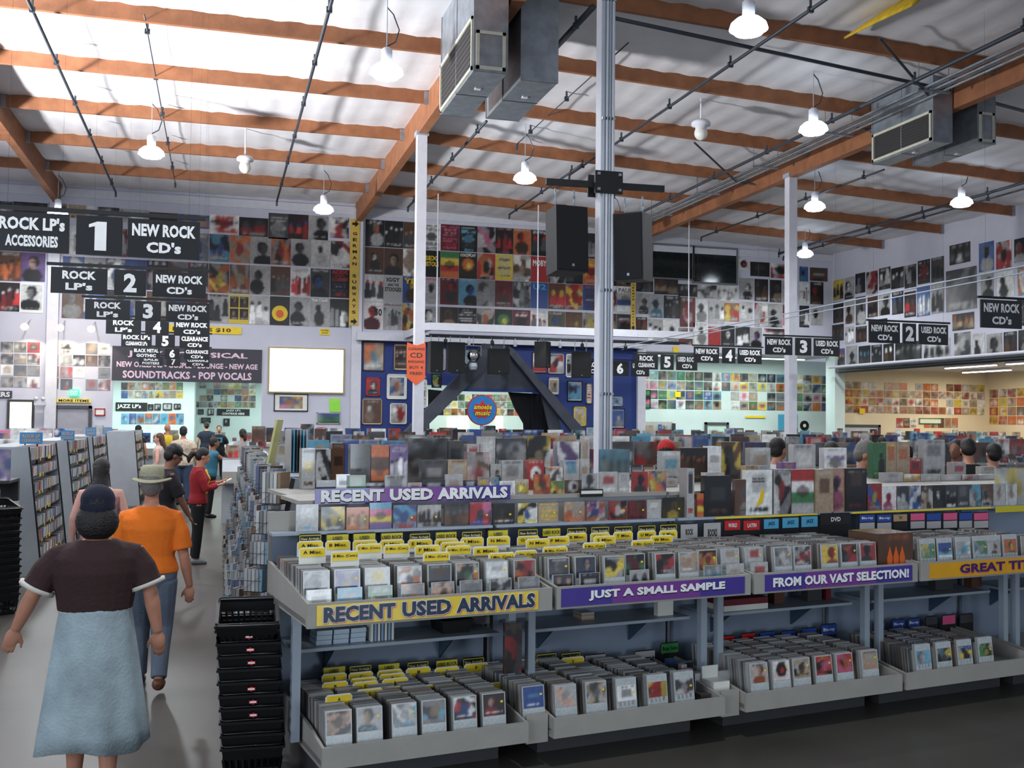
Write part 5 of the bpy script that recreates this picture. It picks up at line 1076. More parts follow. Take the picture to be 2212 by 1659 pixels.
u0, _ = onV(978, 1380, .7); t = tub('wire_tray', 'dark tray on the lower left shelf beside the dark print', FW(u0, .74, SB+.001), .18, .2, .08, pm('k'))
mb = MB(); mb.tube([(-.11, -.12, .08), (.11, -.12, .08), (.11, .12, .08), (-.11, .12, .08), (-.11, -.12, .08)], .006, 6); mb.build('rim', pm('k'), t)
item('leaning_print', 'dark grey print leaning on the lower left shelf', 1014, 1338, 1058, .84, SB, 'Pgdkl', .01, 12)
item('leaning_poster', 'dark red framed poster standing in the gap between the first two bins', 1090, 1345, 1128, .36, .50, 'Akdrn', .02, 14)
for k in range(4):
    u0, _ = onV(1256, 1365, .7); mb = MB(); mb.b2(0, 0, 0, .10, .12, .012); tag(mb.build('slim_case', pm('l' if k % 2 else 't', .3), None, FW(u0, .7, SB+.0005+.0125*k), PHI), 'slim case in the small pile under the second bin, %s up' % ordn(k+1), 'cd', 'pile of slim cases')
u0, _ = onV(1441, 1350, .6)
mb = MB(); mb.b2(-.065, 0, 0, .065, .05, .17); tag(mb.build('book', M_cardw, None, FW(u0, .62, SB+.001), PHI), 'white thick book upright under the second bin', 'book')
u0, _ = onV(1560, 1335, .6); u1, _ = onV(1655, 1335, .6)
mb = MB(); mb.b2(0, 0, 0, u1-u0, .25, .04); mb.cur = 1; mb.b2(0, 0, .04, u1-u0, .25, .085); tag(mb.build('carton', [M_cardw, pm('m')], None, FW(u0, .58, SB+.001), PHI), 'flat white and crimson carton under the third bin', 'box')
for k, (px, w, h, c) in enumerate(((1684, .1, .1, 'n'), (1760, .14, .16, 'd'), (1790, .05, .14, 'm'), (2040, .2, .12, 'd'), (2110, .12, .16, 'n'))):
    u0, _ = onV(px, 1320, .7); mb = MB(); mb.b2(-w/2, 0, 0, w/2, .08, h); tag(mb.build('carton', pm(c), None, FW(u0, .7, SB+.001), PHI), 'small %s carton on the dark lower shelves, %s from left' % (CN[c], ordn(k+1)), 'box')
# books and box sets in the second bin's lower deck
for k, (px, py, w, h, v, c, th) in enumerate(((1452, 1425, .15, .0, .62, 'Fbdkd', .05), (1478, 1436, .14, 0, .46, 'Flpmr', .04), (1490, 1445, .13, 0, .40, 'Fprpm', .03), (1524, 1452, .17, 0, .34, 'Fedge', .06), (1545, 1425, .14, 0, .6, 'Fdedk', .05), (1525, 1500, .16, 0, .12, 'Fdnkd', .08), (1580, 1447, .13, 0, .30, 'Flwkl', .03))):
    u, zt = onV(px, py, v); w_ = min(w, 2*(2.745-u)-.02) if u+w/2 > 2.74 else w
    item('box_set', '%s and %s box in the second lower deck, %s in order' % (*words(c), ordn(k+1)), 0, 0, 0, v, .232, c, th, 10, uvz=(u-w_/2, u+w_/2, zt))
u, zt = onV(1934, 1172, .05)
item('box_set', 'brown carton printed with three orange shapes, third bin', 1897, 1152, 1972, .08, 1.002, 'Fnnko', .3, 12)
mb = MB()
for i in range(3): mb.prism([(-.08+i*.06, .03), (-.04+i*.06, .03), (-.035+i*.06, .12), (-.06+i*.06, .2), (-.085+i*.06, .12)], -.004, 0)
o = bpy.data.objects[[x.name for x in COL.objects if x.name.startswith('box_set')][-1]]
mb.build('printed_shapes', pm('o'), [x for x in COL.objects if x.get('label', '').startswith('brown carton printed')][0], (0, -.301, 0))
# ================================================================ bins and racks behind
M_cdrow = mat('cd_spines', rough=.3, attr='Col', var=.05, coat=.5)
def rack_left(Y0, Y1, xb, xt, h, label, nth):
    t = thing('aisle_rack', label, 'rack', (xb, Y0, 0))
    for y in (0, Y1-Y0-.03):
        mb = MB(); mb.prism([(-.75, 0), (0, 0), (xt-xb, h), (-.75, h)], y, y+.03); mb.build('end_panel', M_grey, t)
        mb = MB(); mb.bar((.004, y+.02, .02), (xt-xb+.004, y+.02, h), .018, .03); mb.build('edge_strip', M_black, t)
    mb = MB(); mb.prism([(-.75, 0), (-.18, 0), (xt-xb-.16, h), (-.75, h)], .03, Y1-Y0-.03); mb.build('back_panel', M_grey, t)
    zs = [.22, .44, .62, .83, 1.06, 1.28, 1.49]
    for i, z in enumerate(zs):
        x = (xt-xb)*z/h
        mb = MB(); mb.b2(x-.17, .03, z-.012, x-.0, Y1-Y0-.03, z); mb.build('shelf', M_black, t)
        hh = (.125 if i < 6 else .16); m = MB(); y = .05
        while y < Y1-Y0-.08:
            w = r_.choice([.012, .024, .036, .05]); m.col = tuple(np.array(PAL[r_.choice(list('wlgtdnblcwlrw'))])*.8+.12); m.b2(x-.15, y, z, x-.012+r_.uniform(-.006, .006), y+w-.003, z+hh+r_.uniform(-.004, .004)); y += w+.001
        m.cur = 0
        o = stuff(m.build('cd_row', M_cdrow, None, (xb, Y0, 0))); tag(o, 'row of CDs on the %s, %s shelf up' % (nth, ordn(i+1)), 'cds', 'CD rows on the left racks')
        for k in range(5):
            if r_.rand() < .7:
                yy = .3+r_.rand()*(Y1-Y0-.5)*.9; s_ = MB(); s_.b2(x-.004, yy, z-.03, x+.004, yy+.05, z+.015); s_.build('price_tag', M_yellow, t)
    return t
rack_left(14.65, 17.0, -2.17, -2.36, 1.67, 'nearest slanted grey CD rack on the left of the aisle', 'nearest left rack')
rack_left(18.2, 20.9, -2.17, -2.36, 1.67, 'second slanted grey CD rack on the left of the aisle', 'second left rack')
rack_left(21.7, 24.3, -2.2, -2.36, 1.67, 'third slanted grey CD rack on the left of the aisle', 'third left rack')
rack_left(25.5, 28.0, -1.70, -1.86, 1.72, 'farthest left rack, standing further into the aisle', 'farthest left rack')
def upright(kind, label, X, Y, z, w, h, spec, th=.03, n=9, grp=None, rz=0, cat=None, tilt=0):
    o = link(kind, art_mesh(kind, w, h, th, spec[:5], n, M_gloss), None, (X, Y, z)); o.rotation_euler = (tilt, 0, rz)
    return tag(o, label, cat or kind.replace('_', ' '), grp)
def bin_row(Y, X0, X1, where, z=1.36, seed=0, specs='wlgtdnbrck', D=1.3, skip=(), nper=.36, hmin=.22, hmax=.42, low=True, front_h=1.02):
    r = random.Random(seed+int(Y*10))
    t = thing('record_bin', 'long grey record bin, %s' % where, 'record bin', (X0, Y, 0))
    W_ = X1-X0
    mb = MB(); mb.b2(0, .25, 0, W_, D-.25, .9); mb.build('cabinet', M_grey, t)
    mb = MB(); mb.prismx([(0, .78), (D, .78), (D, .95), (D/2+.14, z-.02), (D/2-.14, z-.02), (0, .95)], 0, W_); mb.build('tray_body', M_grey, t)
    mb = MB(); mb.b2(0, -.02, .8, W_, 0, 1.02); mb.build('lip', M_lip, t)
    mb = MB(); mb.b2(0, D/2-.14, z-.02, W_, D/2+.14, z); mb.build('top_shelf', M_steel, t)
    x = X0+.1; k = 0
    while x < X1-.3:
        c = ''.join(r.choice(specs) for _ in range(4)); kd = r.choice(['record', 'record', 'record', 'box_set', 'cd_case'])
        w, h = dict(record=(.315, .315), box_set=(r.uniform(.15, .3), r.uniform(hmin, hmax)), cd_case=(.142, .125))[kd]; k += 1
        sp = r.choice('PAGTAFF')+c
        upright(kd, '%s and %s %s on %s, %s from left' % (CN[c[0]], CN[c[1]], kd.replace('_', ' '), where, ordn(k)), x+w/2, Y+D/2+r.uniform(-.05, .08), z+.001, w, h, sp, r.choice([.02, .04, .07]), 8,
                'goods on the bin row, '+where, r.uniform(-.1, .1), 'cd' if kd == 'cd_case' else None, tilt=0)
        x += w+r.choice([.02, .05, .05, .18])*nper/.36
    if low:
        m = MB(); x = X0+.05
        while x < X1-.1:
            w = .15; n = 14
            for i in range(n):
                m.col = tuple(np.array(PAL[r.choice(list('wlgtdnlgd'))])*.8+.1); y0 = Y+.04+i*(D/2-.24)/14; zb = .952+(y0+.02-Y)/(D/2-.14)*(z-.97); m.b2(x, y0, zb, x+w-.012, y0+.02, zb+.11)
            x += .17
        o = stuff(m.build('cd_row', M_cdrow)); tag(o, 'CDs filed in the front slope, %s' % where, 'cds')
    return t
RWS = [(9.0, 1.0, 4.0, 'first row behind the front display', 1.50), (12.2, .9, 9.6, 'second row behind the front display', 1.50), (15.4, .9, 11.2, 'third row, middle of the hall', 1.52), (18.7, .6, 11.4, 'fourth row, middle of the hall', 1.52), (22.3, .6, 3.9, 'fifth row, left of the slim column', 1.54), (22.3, 4.7, 11.6, 'fifth row, right of the slim column', 1.54), (26.4, .8, 11.8, 'last row before the stage', 1.5)]
for Y, a, b, w, z in RWS: bin_row(Y, a, b, w, z, nper=.5 if Y > 15 else .36, D=1.0 if Y < 10 else 1.3)
for Y, a, b, w, z in [(10.1, 10.3, 15, 'right block, nearest row', 1.45), (12.6, 10.2, 17, 'right block, second row', 1.5), (16.2, 12.2, 20.5, 'right block, third row', 1.5), (20.4, 12.4, 21.2, 'right block, fourth row', 1.5), (25.0, 12.6, 21.4, 'right block, fifth row', 1.5), (29.6, 12.8, 21.4, 'right block by the back wall', 1.5)]:
    bin_row(Y, a, b, w, z, 7, nper=.6)
for Y, b, w in [(14.9, -2.95, 'left block, nearest row'), (18.4, -2.95, 'left block, second row'), (21.9, -2.95, 'left block, third row'), (25.6, -2.5, 'left block, fourth row'), (29.5, -2.4, 'left block by the back wall')]:
    bin_row(Y, -8.6 if Y < 20 else -7.6, b, w, 1.40 if Y > 20 else 1.36, 3, specs='wwwlltpbw', nper=.3, low=False)
for k, (a, b, c, d, Y) in enumerate(((43, 934, 92, 959, 15.62), (132, 930, 161, 952, 19.12), (185, 923, 208, 942, 22.62), (222, 923, 242, 938, 26.32))):
    p, q = onY(a, b, Y), onY(c, d, Y); w, h = q.x-p.x, p.z-q.z
    t = thing('blue_header_card', 'blue header card with orange lettering over the left bins, %s from the front' % ordn(k+1), 'sign', ((p.x+q.x)/2, Y, q.z))
    mb = MB(); mb.b2(-w/2, -.01, 0, w/2, .0, h); mb.build('board', mat('cyan_blue_card', (.18, .48, .68), .5), t)
    letters(t, [('ROCK LP', -w*.38, h*.55, w*.38, h*.85), ('CLEARANCE', -w*.4, h*.18, w*.4, h*.45)], pm('t'), -.013)
    mb = MB(); zz = 1.361 if k < 2 else 1.401; mb.b2(-w*.3, 0, -(q.z-zz), -w*.3+.02, .012, h*.5); mb.b2(w*.3-.02, 0, -(q.z-zz), w*.3, .012, h*.5); mb.build('leg', M_black, t)
# near bin and basket stack cut by the left edge
t = thing('record_bin', 'grey record bin cut by the left edge of the photo', 'record bin', (-4.6, 12.45, 0)); W_ = 4.6-2.28
mb = MB(); mb.b2(0, .3, 0, W_, 1.2, .9); mb.build('cabinet', M_grey, t); mb = MB(); mb.b2(0, 0, .95, W_, 1.2, 1.06); mb.build('tray_body', M_grey, t)
mb = MB(); mb.b2(0, .55, 1.30, W_, 1.2, 1.33); mb.b2(0, 1.1, 1.06, W_, 1.2, 1.30); mb.build('top_shelf', M_black, t)
for k, (x, s) in enumerate(((-2.38, 'Fprlw'), (-2.56, 'Alpwg'), (-2.76, 'Pwrlk'))):
    upright('cd_case', '%s CD face-out on the near left bin, %s from right' % (CN[s[1]], ordn(k+1)), x, 12.6, 1.061, .16, .2, s[:5], .015, 10, cat='cd')
for k, (x, s) in enumerate(((-2.44, 'Avwlb'), (-2.81, 'Atlwv'))):
    upright('box_set', '%s and %s record face-out atop the near left bin, %s from right' % (*words(s), ordn(k+1)), x, 13.1, 1.331, .31, .36, s[:5], .03, 12)
t = thing('black_label_card', 'black card with orange lettering on the near left bin', 'sign', (-2.62, 12.99, 1.22)); mb = MB(); mb.b2(-.16, 0, -.0, .16, .01, .09); mb.build('card', M_black, t); letters(t, [('Rock', -.08, .03, .08, .065)], pm('o'), -.003)
# shopping baskets
def basket_mesh():
    mb = MB(); w, d, h, tp = .28, .36, .215, 1.22
    def P_(fx, fy, z): k = 1+(tp-1)*z/h; return Vector((fx*w/2*k, fy*d/2*k, z))
    mb.b2(-w/2, -d/2, 0, w/2, d/2, .008)
    for s in (-1, 1):
        for axis in 'xy':
            f = (lambda t_, z: P_(t_, s, z)) if axis == 'y' else (lambda t_, z: P_(s, t_, z))
            for z0, z1 in ((0, .03), (.145, .215)):
                a, b, c, e = f(-1, z0), f(1, z0), f(1, z1), f(-1, z1); off = Vector((0, -s*.006, 0)) if axis == 'y' else Vector((-s*.006, 0, 0))
                mb.add([a, b, c, e, a+off, b+off, c+off, e+off], [(0, 1, 2, 3), (7, 6, 5, 4), (3, 2, 6, 7), (1, 0, 4, 5)])
            n = 9
            for i in range(n+1): mb.bar(f(-1+2*i/n, .025), f(-1+2*i/n, .15), .018 if i in (0, n) else .012, .006)
            mb.bar(f(-1, .085), f(1, .085), .006, .014)
            mb.bar(f(-1.04, h-.004), f(1.04, h-.004), .022, .014)
    return mb.mesh('basket_shell', mat('black_plastic', (.04, .045, .055), .35))
ME_b = basket_mesh()
mb = MB(); mb.tube([(-.165, -.06, .2), (-.172, -.2, .224), (-.15, -.222, .226), (.15, -.222, .226), (.172, -.2, .224), (.165, -.06, .2)], .005, 6); ME_h = mb.mesh('handle', mat('black_plastic'), True)
mb = MB(); mb.tube([(-.165, .06, .2), (-.172, .2, .224), (-.15, .222, .226), (.15, .222, .226), (.172, .2, .224), (.165, .06, .2)], .005, 6); ME_h2 = mb.mesh('handle', mat('black_plastic'), True)
pts = [(.028*math.cos(2*math.pi*i/12)*(1 if i % 2 else .7), .014*math.sin(2*math.pi*i/12)*(1 if i % 2 else .7)) for i in range(12)]
mb = MB(); mb.prism(pts, -.004, 0); ME_l = mb.mesh('logo_splash', pm('r')); mb = MB(); mb.prism([(-.018, -.004), (.018, -.004), (.018, .005), (-.018, .005)], -.006, -.004); ME_l2 = mb.mesh('logo_word', pm('w'))
def baskets(x, y, n, pitch, lean, where, rz, logos=True):
    for i in range(n):
        z = i*pitch
        t = thing('shopping_basket', 'black plastic shopping basket, %s from the top of the %s' % (ordn(n-i), where), 'basket', (x+lean[0]*i+r_.uniform(-.004, .004), y+lean[1]*i, z+(.001 if i == 0 else 0)), rz, 'baskets in the '+where)
        if i == n-1: t.rotation_euler = (math.radians(10), 0, rz)
        link('basket_shell', ME_b, t); link('handle', ME_h, t); link('handle', ME_h2, t)
        if logos and i in (3, 4, 5, 7, 9, 8): link('logo_splash', ME_l, t, (.01, -.2255, .178)); link('logo_word', ME_l2, t, (.01, -.2255, .178))
baskets(.235, 6.36, 11, .074, (-.0045, 0), 'stack beside the front display', -.03)
baskets(-2.22, 12.05, 14, .072, (-.001, 0), 'stack at the left edge', .5, False)
# right-hand aisle rack with wire pockets
t = thing('wire_rack', 'long wire CD rack facing the aisle, nearest right-hand one', 'rack', (.25, 7.88, 0))
mb = MB(); mb.prism([(0, 0), (.46, 0), (.46, 1.64), (.30, 1.64)], 0, .03); mb.build('end_panel', M_grey, t)
mb = MB(); mb.prism([(.05, 0), (.42, 0), (.42, 1.60), (.32, 1.60)], .03, 7.6); mb.build('back_panel', M_grey, t)
mb = MB(); mb.bar((-.004, .0, .02), (.296, .0, 1.64), .02, .03); mb.build('edge_strip', M_black, t)
LV = [(.28, .16), (.50, .16), (.80, .165), (1.0, .165), (1.225, .17), (1.45, .23)]
for j in range(15):
    y = .1+j*.5
    w = MB(); cd = MB()
    for z, h in LV:
        x = .30*z/1.64-.13; m0 = Matrix.Translation((x, y, z)) @ Matrix.Rotation(-.6, 4, 'Z')
        w.M = m0; cd.M = m0
        w.tube([(-.09, 0, .07), (-.09, -.02, 0), (.09, -.02, 0), (.09, 0, .07)], .002, 4); w.bar((-.09, -.022, .08), (.09, -.022, .08), .003); w.b2(-.09, 0, -.006, .09, .16, -.002)
        w.bar((-.08, -.02, .0), (.085, -.02, .12), .002)
        for i in range(5):
            c = (np.array(PAL[r_.choice(list('wlclwwb'))])*.45+.40)*(1. if j < 1 else .8) if r_.rand() > .25 else np.array(PAL[r_.choice(list('lgtn'))])*.8  # cases past the first column get darker colours, for weaker light
            if j < 2:
                q = MB(); q.col = tuple(c); q.M = Matrix.Translation((-.068+i*.032, 0, 0)); q.b2(-.0, 0, 0, .026, .14, h+r_.uniform(-.004, .004))
                loc = Vector(t.location)+Vector((x, y, z)); o = q.build('cd_case', M_cdrow, None, loc, -.6)
                tag(o, 'clear-spined CD in the wire rack, %s column, %s level from the floor, %s from left' % (ordn(j+1), ordn(LV.index((z, h))+1), ordn(i+1)), 'cd', 'CDs in the wire rack')
            else: cd.col = tuple(c); cd.b2(-.085+i*.036, 0, 0, -.053+i*.036, .14, h+r_.uniform(-.006, .006))
    w.M = cd.M = Matrix.Identity(4)
    w.build('wire_pockets', mat('black_wire', (.08, .08, .09), .4, metal=.4), t)
    if j >= 2: o = stuff(cd.build('cd_row', M_cdrow, None, t.location)); tag(o, 'CDs in the wire rack pockets, %s column from the front' % ordn(j+1), 'cds')
# things standing on the wire rack
def slab(name, label, cat, pa, pb, th, w, m, zc):
    p, q = atD(*pa, zc), atD(*pb, zc); mb = MB(); d = (q-p); L = d.length; mb.b2(-w/2, -th/2, 0, w/2, th/2, L); o = mb.build(name, m, None, p); o.rotation_euler = d.to_track_quat('Z', 'Y').to_euler(); return tag(o, label, cat)
slab('leaning_board', 'pale yellow board leaning out over the wire rack', 'sign board', (584, 1002), (604, 906), .02, .14, mat('faded_yellow_board', (.78, .76, .52), .6, var=.15), 9.3)
for k in range(6):
    p = Vector((.62+.004*k, 8.75, 1.62)); mb = MB(); mb.b2(0, 0, 0, .008, .315, .35)
    o = mb.build('record', pm('lcdgcl'[k], .35, .4), None, p+Vector((k*.022-.04, 0, .022)), .08+.02*k); tag(o, 'tall record sleeve standing edge-on above the wire rack, %s from left' % ordn(k+1), 'record', 'sleeves standing on the rack end')
mb = MB(); mb.b2(.30, .35, 1.6, .62, 2.6, 1.635); o = mb.build('rack_top', M_steel, t)
for k, (x, y, h, s) in enumerate(((.66, 9.5, .25, 'Ayolw'), (.6, 9.9, .2, 'Fltwg'), (.7, 8.2, .16, 'Aotyw'), (.72, 10.0, .3, 'Awlcg'))):
    upright('box_set', '%s and %s box on top of the wire rack, %s from the front' % (*words(s), ordn(k+1)), x, y, 1.636, .16, h, s[:5], .06, 8)
# counter and bins in the far aisle on the right
bin_row(20.9, .1, .55, 'stub bin at the aisle end', 1.25, 11, low=False)

# shelves and bins inside the back rooms
bin_row(35.6, -2.9, -1.1, 'inside the side room, left half', 1.2, 5, nper=.5, low=False)
bin_row(37.8, -.5, 3.3, 'inside the side room, far half', 1.2, 6, nper=.5, low=False)
bin_row(34.9, 6.9, 10.1, 'behind the stage opening', 1.3, 8, nper=.5, low=False)
bin_row(31.0, 23.2, 28.8, 'inside the warm annexe', 1.5, 9, nper=.5, low=False)
def shelves(X0, X1, Y, zs, where, seed):
    t = thing('wall_shelving', 'dark shelving loaded with small goods, %s' % where, 'shelf', (X0, Y, 0)); r = random.Random(seed)
    mb = MB(); mb.b2(0, .28, 0, X1-X0, .3, zs[-1]+.35); mb.build('back_panel', pm('l'), t)
    for z in zs:
        mb = MB(); mb.b2(0, 0, z-.03, X1-X0, .28, z); mb.build('shelf', pm('d'), t)
    for x in (0, X1-X0-.03):
        mb = MB(); mb.b2(x, 0, 0, x+.03, .3, zs[-1]+.3); mb.build('side_panel', pm('d'), t)
    for i, z in enumerate(zs[-3:]):
        x = X0+.1; k = 0
        while x < X1-.3:
            c = ''.join(r.choice('wlgtdybrc') for _ in range(4)); w = r.choice([.14, .2, .3]); k += 1
            upright('record', '%s and %s item on the shelving %s, tier %s, %s' % (CN[c[0]], CN[c[1]], where, ordn(i+1), ordn(k)), x+w/2, Y+.14, z+.001, w, r.uniform(.15, .26), r.choice('AFG')+c, .03, 5, 'goods on the shelving '+where); x += w+r.choice([.03, .1, .2])
shelves(13.5, 16.9, YG-.4, [.5, .9, 1.3, 1.7], 'left in the far room', 1)
shelves(19.0, 21.6, YG-.4, [.5, .9, 1.3], 'right in the far room', 2)
shelves(24.6, 28.9, YB+.02, [.6, 1.0, 1.4], 'in the warm annexe', 3)
for k, (a, b, c, d) in enumerate(((966, 902, 985, 924), (990, 900, 1012, 932), (1070, 900, 1086, 930))):
    p, q = onY(a, b, 37.48), onY(c, d, 37.48); mb = MB(); mb.b2(p.x, 37.46, q.z, q.x, 37.49, p.z); struct(mb.build('window_%d' % (k+4), mat('daylit_window', (1, 1, .9), .3, emit=(1, 1, .95), es=1.3)))
# ================================================================ people
PEND = []
def soft(name, mb, m, parent, vox, smooth=3, push=0):
    if name in ('shirt', 'trousers'): smooth = 7 if vox < .008 else 3
    me = mb.mesh(name, m, True); o = link(name, me, parent)
    md = o.modifiers.new('r', 'REMESH'); md.mode = 'VOXEL'; md.voxel_size = vox; md.use_smooth_shade = True
    sm = o.modifiers.new('s', 'SMOOTH'); sm.iterations = smooth; sm.factor = .5
    PEND.append(o); return o
def lerp(a, b, t): return Vector(a)*(1-t)+Vector(b)*t
def hand(mb, wr, dr, H, side, curl=.3, nrm=(0, 1, 0)):
    """palm, four unequal bent fingers and a side thumb; dr = direction of the hand"""
    wr = Vector(wr); d = Vector(dr).normalized(); nrm = Vector(nrm); s = d.cross(nrm).normalized()*side; nn = s.cross(d).normalized()*side
    L = .105*H; pc = wr+d*L*.28
    Mx = Matrix((s, nn, d)).transposed()
    mb.ell(pc, (.024*H, .011*H, .032*H), 10, 8, Mx)
    for i, (o, l, r) in enumerate(((-.018, .36, .0045), (-.006, .43, .005), (.006, .41, .0048), (.017, .31, .004))):
        a = wr+d*L*.45+s*o*H; b = a+d*L*l*.5+nn*curl*L*.12; c = b+d*L*l*.35*(1-curl*.5)+nn*curl*L*.3; e = c+d*L*l*.2*(1-curl)+nn*curl*L*.2
        mb.tube([a-d*L*.12, a, b, c, e], .005, 8, rs=[r*H, r*H, r*H*.95, r*H*.85, r*H*.6])
    a = wr+d*L*.14-s*.018*H; b = a-s*.014*H+d*L*.2+nn*L*.06; c = b-s*.004*H+d*L*.2+nn*L*.06
    mb.tube([wr+d*L*.05, a, b, c], .006, 8, rs=[.008*H, .0065*H, .006*H, .0045*H])
def person(label, x, y, az, H, top, bottom, arms=None, legs=None, hair=('short', M_hair), skin=None, hat=None, shoe='k', vox=.014, W=1., sleeve=.55, hem=.50, lean=0., headturn=0., nod=0., skirt=None, face=False, neck_low=0., open_front=None, bust=0., trim=None, zoff=0.):
    skin = skin or M_skin
    t = thing('person', label, 'person', (x, y, zoff), az)
    U = H
    def V(p): return Vector(p)*U
    def LZ(v):                                  # forward lean above the hips
        v = Vector(v)
        if v.z > .53*U and lean: v = Vector((v.x, v.y+(v.z-.53*U)*math.sin(lean), .53*U+(v.z-.53*U)*math.cos(lean)))
        return v
    A = arms or {}
    L_ = A.get('L', ((-.15, -.01, .645), (-.16, .03, .50))); R_ = A.get('R', ((.15, -.01, .645), (.16, .03, .50)))
    G = legs or dict(L=((-.055, .0, .285), (-.06, -.02, .045)), R=((.055, .0, .285), (.06, -.02, .045)))
    TR = [(.475, .080, .062), (.51, .098, .072), (.555, .100, .070), (.61, .083, .058), (.67, .090, .062), (.735, .104, .068), (.780, .104, .060), (.812, .078, .046), (.838, .036, .034)]
    def torso(mb, inf, z0, z1, k=1.):
        zs = [r for r in TR if z0-.001 <= r[0] <= z1+.001]
        def at(z):
            for a, b in zip(TR, TR[1:]):
                if a[0] <= z <= b[0]:
                    f = (z-a[0])/(b[0]-a[0]); return (z, a[1]*(1-f)+b[1]*f, a[2]*(1-f)+b[2]*f)
            return (z, TR[0][1], TR[0][2]) if z < TR[0][0] else TR[-1]
        zs = [at(z0)]+[r for r in zs if r[0] > z0+.01 and r[0] < z1-.005]+[at(z1)]
        R = []
        for z, rx, ry in zs:
            p = LZ((0, (bust if .7 < z < .76 else 0)*U*.5, z*U)); R.append((p.x, p.y, p.z, (rx*W*k+inf)*U, (ry*W*k+inf+(bust*.5 if .7 < z < .76 else 0))*U))
        mb.rings(R, 24)
    sh = {s: LZ(V((s*.100*W, 0, .795))) for s in (-1, 1)}
    el = {-1: LZ(V(L_[0])), 1: LZ(V(R_[0]))}; wr = {-1: LZ(V(L_[1])), 1: LZ(V(R_[1]))}
    # body
    mb = MB(); torso(mb, 0, .475, .838)
    nk = LZ(V((0, 0, .80))); hc = LZ(V((0, .012, .928)))+Vector((0, math.sin(nod)*.06*U, -abs(math.sin(nod))*.012*U))
    mb.tube([nk, lerp(nk, hc, .55), hc], .03*U, 12, rs=[.040*U, .031*U, .030*U])
    HR = Matrix.Rotation(headturn, 3, 'Z') @ Matrix.Rotation(-nod, 3, 'X')
    def hp(p): return hc+HR @ (Vector(p)*U)
    mb.ell(hp((0, -.006, .014)), (.0435*U, .053*U, .056*U), 16, 12, HR)
    mb.ell(hp((0, .014, -.024)), (.033*U, .038*U, .042*U), 14, 10, HR)
    mb.ell(hp((0, .036, -.050)), (.015*U, .013*U, .013*U), 10, 8, HR)
    mb.tube([hp((0, .048, .012)), hp((0, .060, -.012)), hp((0, .050, -.018))], .008*U, 8, rs=[.005*U, .0095*U, .007*U])
    mb.ell(hp((0, .050, -.031)), (.014*U, .007*U, .0055*U), 10, 6, HR)
    for s in (-1, 1): mb.ell(hp((s*.0445, -.004, -.006)), (.006*U, .012*U, .018*U), 8, 6, HR)
    for s in (-1, 1):
        mb.tube([sh[s]-Vector((s*.02*U, 0, 0)), sh[s], lerp(sh[s], el[s], .3), el[s], lerp(el[s], wr[s], .3), wr[s]], .03*U, 12, rs=[.024*U, .030*U, .029*U, .0235*U, .0245*U, .016*U])
        cf = A.get('hand', {}).get(s); d = (wr[s]-el[s]) if cf is None else Vector(cf)
        hand(mb, wr[s], d, U, s, A.get('curl', .35), A.get('nrm', (0, 1, 0)))
        g = G['L' if s < 0 else 'R']; hip = V((s*.052, 0, .50)); kn = V(g[0]); an = V(g[1])
        mb.tube([hip+Vector((0, 0, .02*U)), hip, lerp(hip, kn, .5), kn, lerp(kn, an, .35), an], .05*U, 12, rs=[.052*U, .056*U*W, .047*U*W, .034*U, .034*U, .020*U])
        mb.tube([an+Vector((0, -.012*U, -.012*U)), an+Vector((0, .035*U, -.025*U)), an+Vector((0, .085*U, -.034*U))], .02*U, 10, rs=[.022*U, .020*U, .012*U])
    soft('body', mb, skin, t, vox, 3)
    # shoes
    for s in (-1, 1):
        an = V(G['L' if s < 0 else 'R'][1])
        mb = MB(); mb.tube([an+Vector((0, -.035*U, -.022*U)), an+Vector((0, -.01*U, -.016*U)), an+Vector((0, .05*U, -.024*U)), an+Vector((0, .10*U, -.032*U))], .03*U, 12, rs=[.016*U, .029*U, .026*U, .014*U])
        soft('shoe', mb, shoe if not isinstance(shoe, str) else pm(shoe), t, min(vox, .01), 2)
    # top
    if top is not None:
        mb = MB(); torso(mb, .016, hem, .836-neck_low)
        for s in (-1, 1):
            if sleeve > 0:
                a = sh[s]; T_ = []
                if sleeve <= 1: T_ = [a-Vector((s*.055*U, 0, -.012*U)), a-Vector((s*.006*U, 0, .008*U)), lerp(a, el[s], sleeve*.5), lerp(a, el[s], sleeve)]; rr = [.024, .036, .043, .044]
                else: T_ = [a-Vector((s*.055*U, 0, -.012*U)), a-Vector((s*.006*U, 0, .006*U)), lerp(a, el[s], .5), el[s], lerp(el[s], wr[s], .5), lerp(el[s], wr[s], sleeve-1)]; rr = [.028, .040, .040, .036, .032, .027]
                mb.tube(T_, .04, 14, rs=[r*U*(.6+.4*W) for r in rr])
        sh_o = soft('shirt', mb, top, t, vox*.8, 2)
        if trim:
            for s in (-1, 1):
                c = lerp(sh[s], el[s], sleeve); d = (el[s]-sh[s]).normalized(); mb = MB(); mb.tube([c-d*.006*U, c+d*.006*U], .05*U, 16, rs=[.0535*U*(.6+.4*W)]*2); mb.build('sleeve_trim', trim, sh_o, smooth=True)
            z0 = LZ(V((0, 0, hem))); mb = MB(); rr_ = [r for r in TR if r[0] <= hem][-1]; mb.rings([(z0.x, z0.y, z0.z-.004*U, (rr_[1]*W+.014)*U, (rr_[2]*W+.014)*U), (z0.x, z0.y, z0.z+.006*U, (rr_[1]*W+.016)*U, (rr_[2]*W+.016)*U)], 28); mb.build('hem_trim', trim, sh_o, smooth=True)
        if open_front:
            mb = MB(); torso(mb, .0145, .60, .812, .55); mb2 = MB(); mb2.v = [(v[0], v[1]+.034*U, v[2]) for v in mb.v]; mb2.f = mb.f; mb2.mi = mb.mi; mb2.c = mb.c; soft('undershirt', mb2, open_front, t, vox*.8, 2)
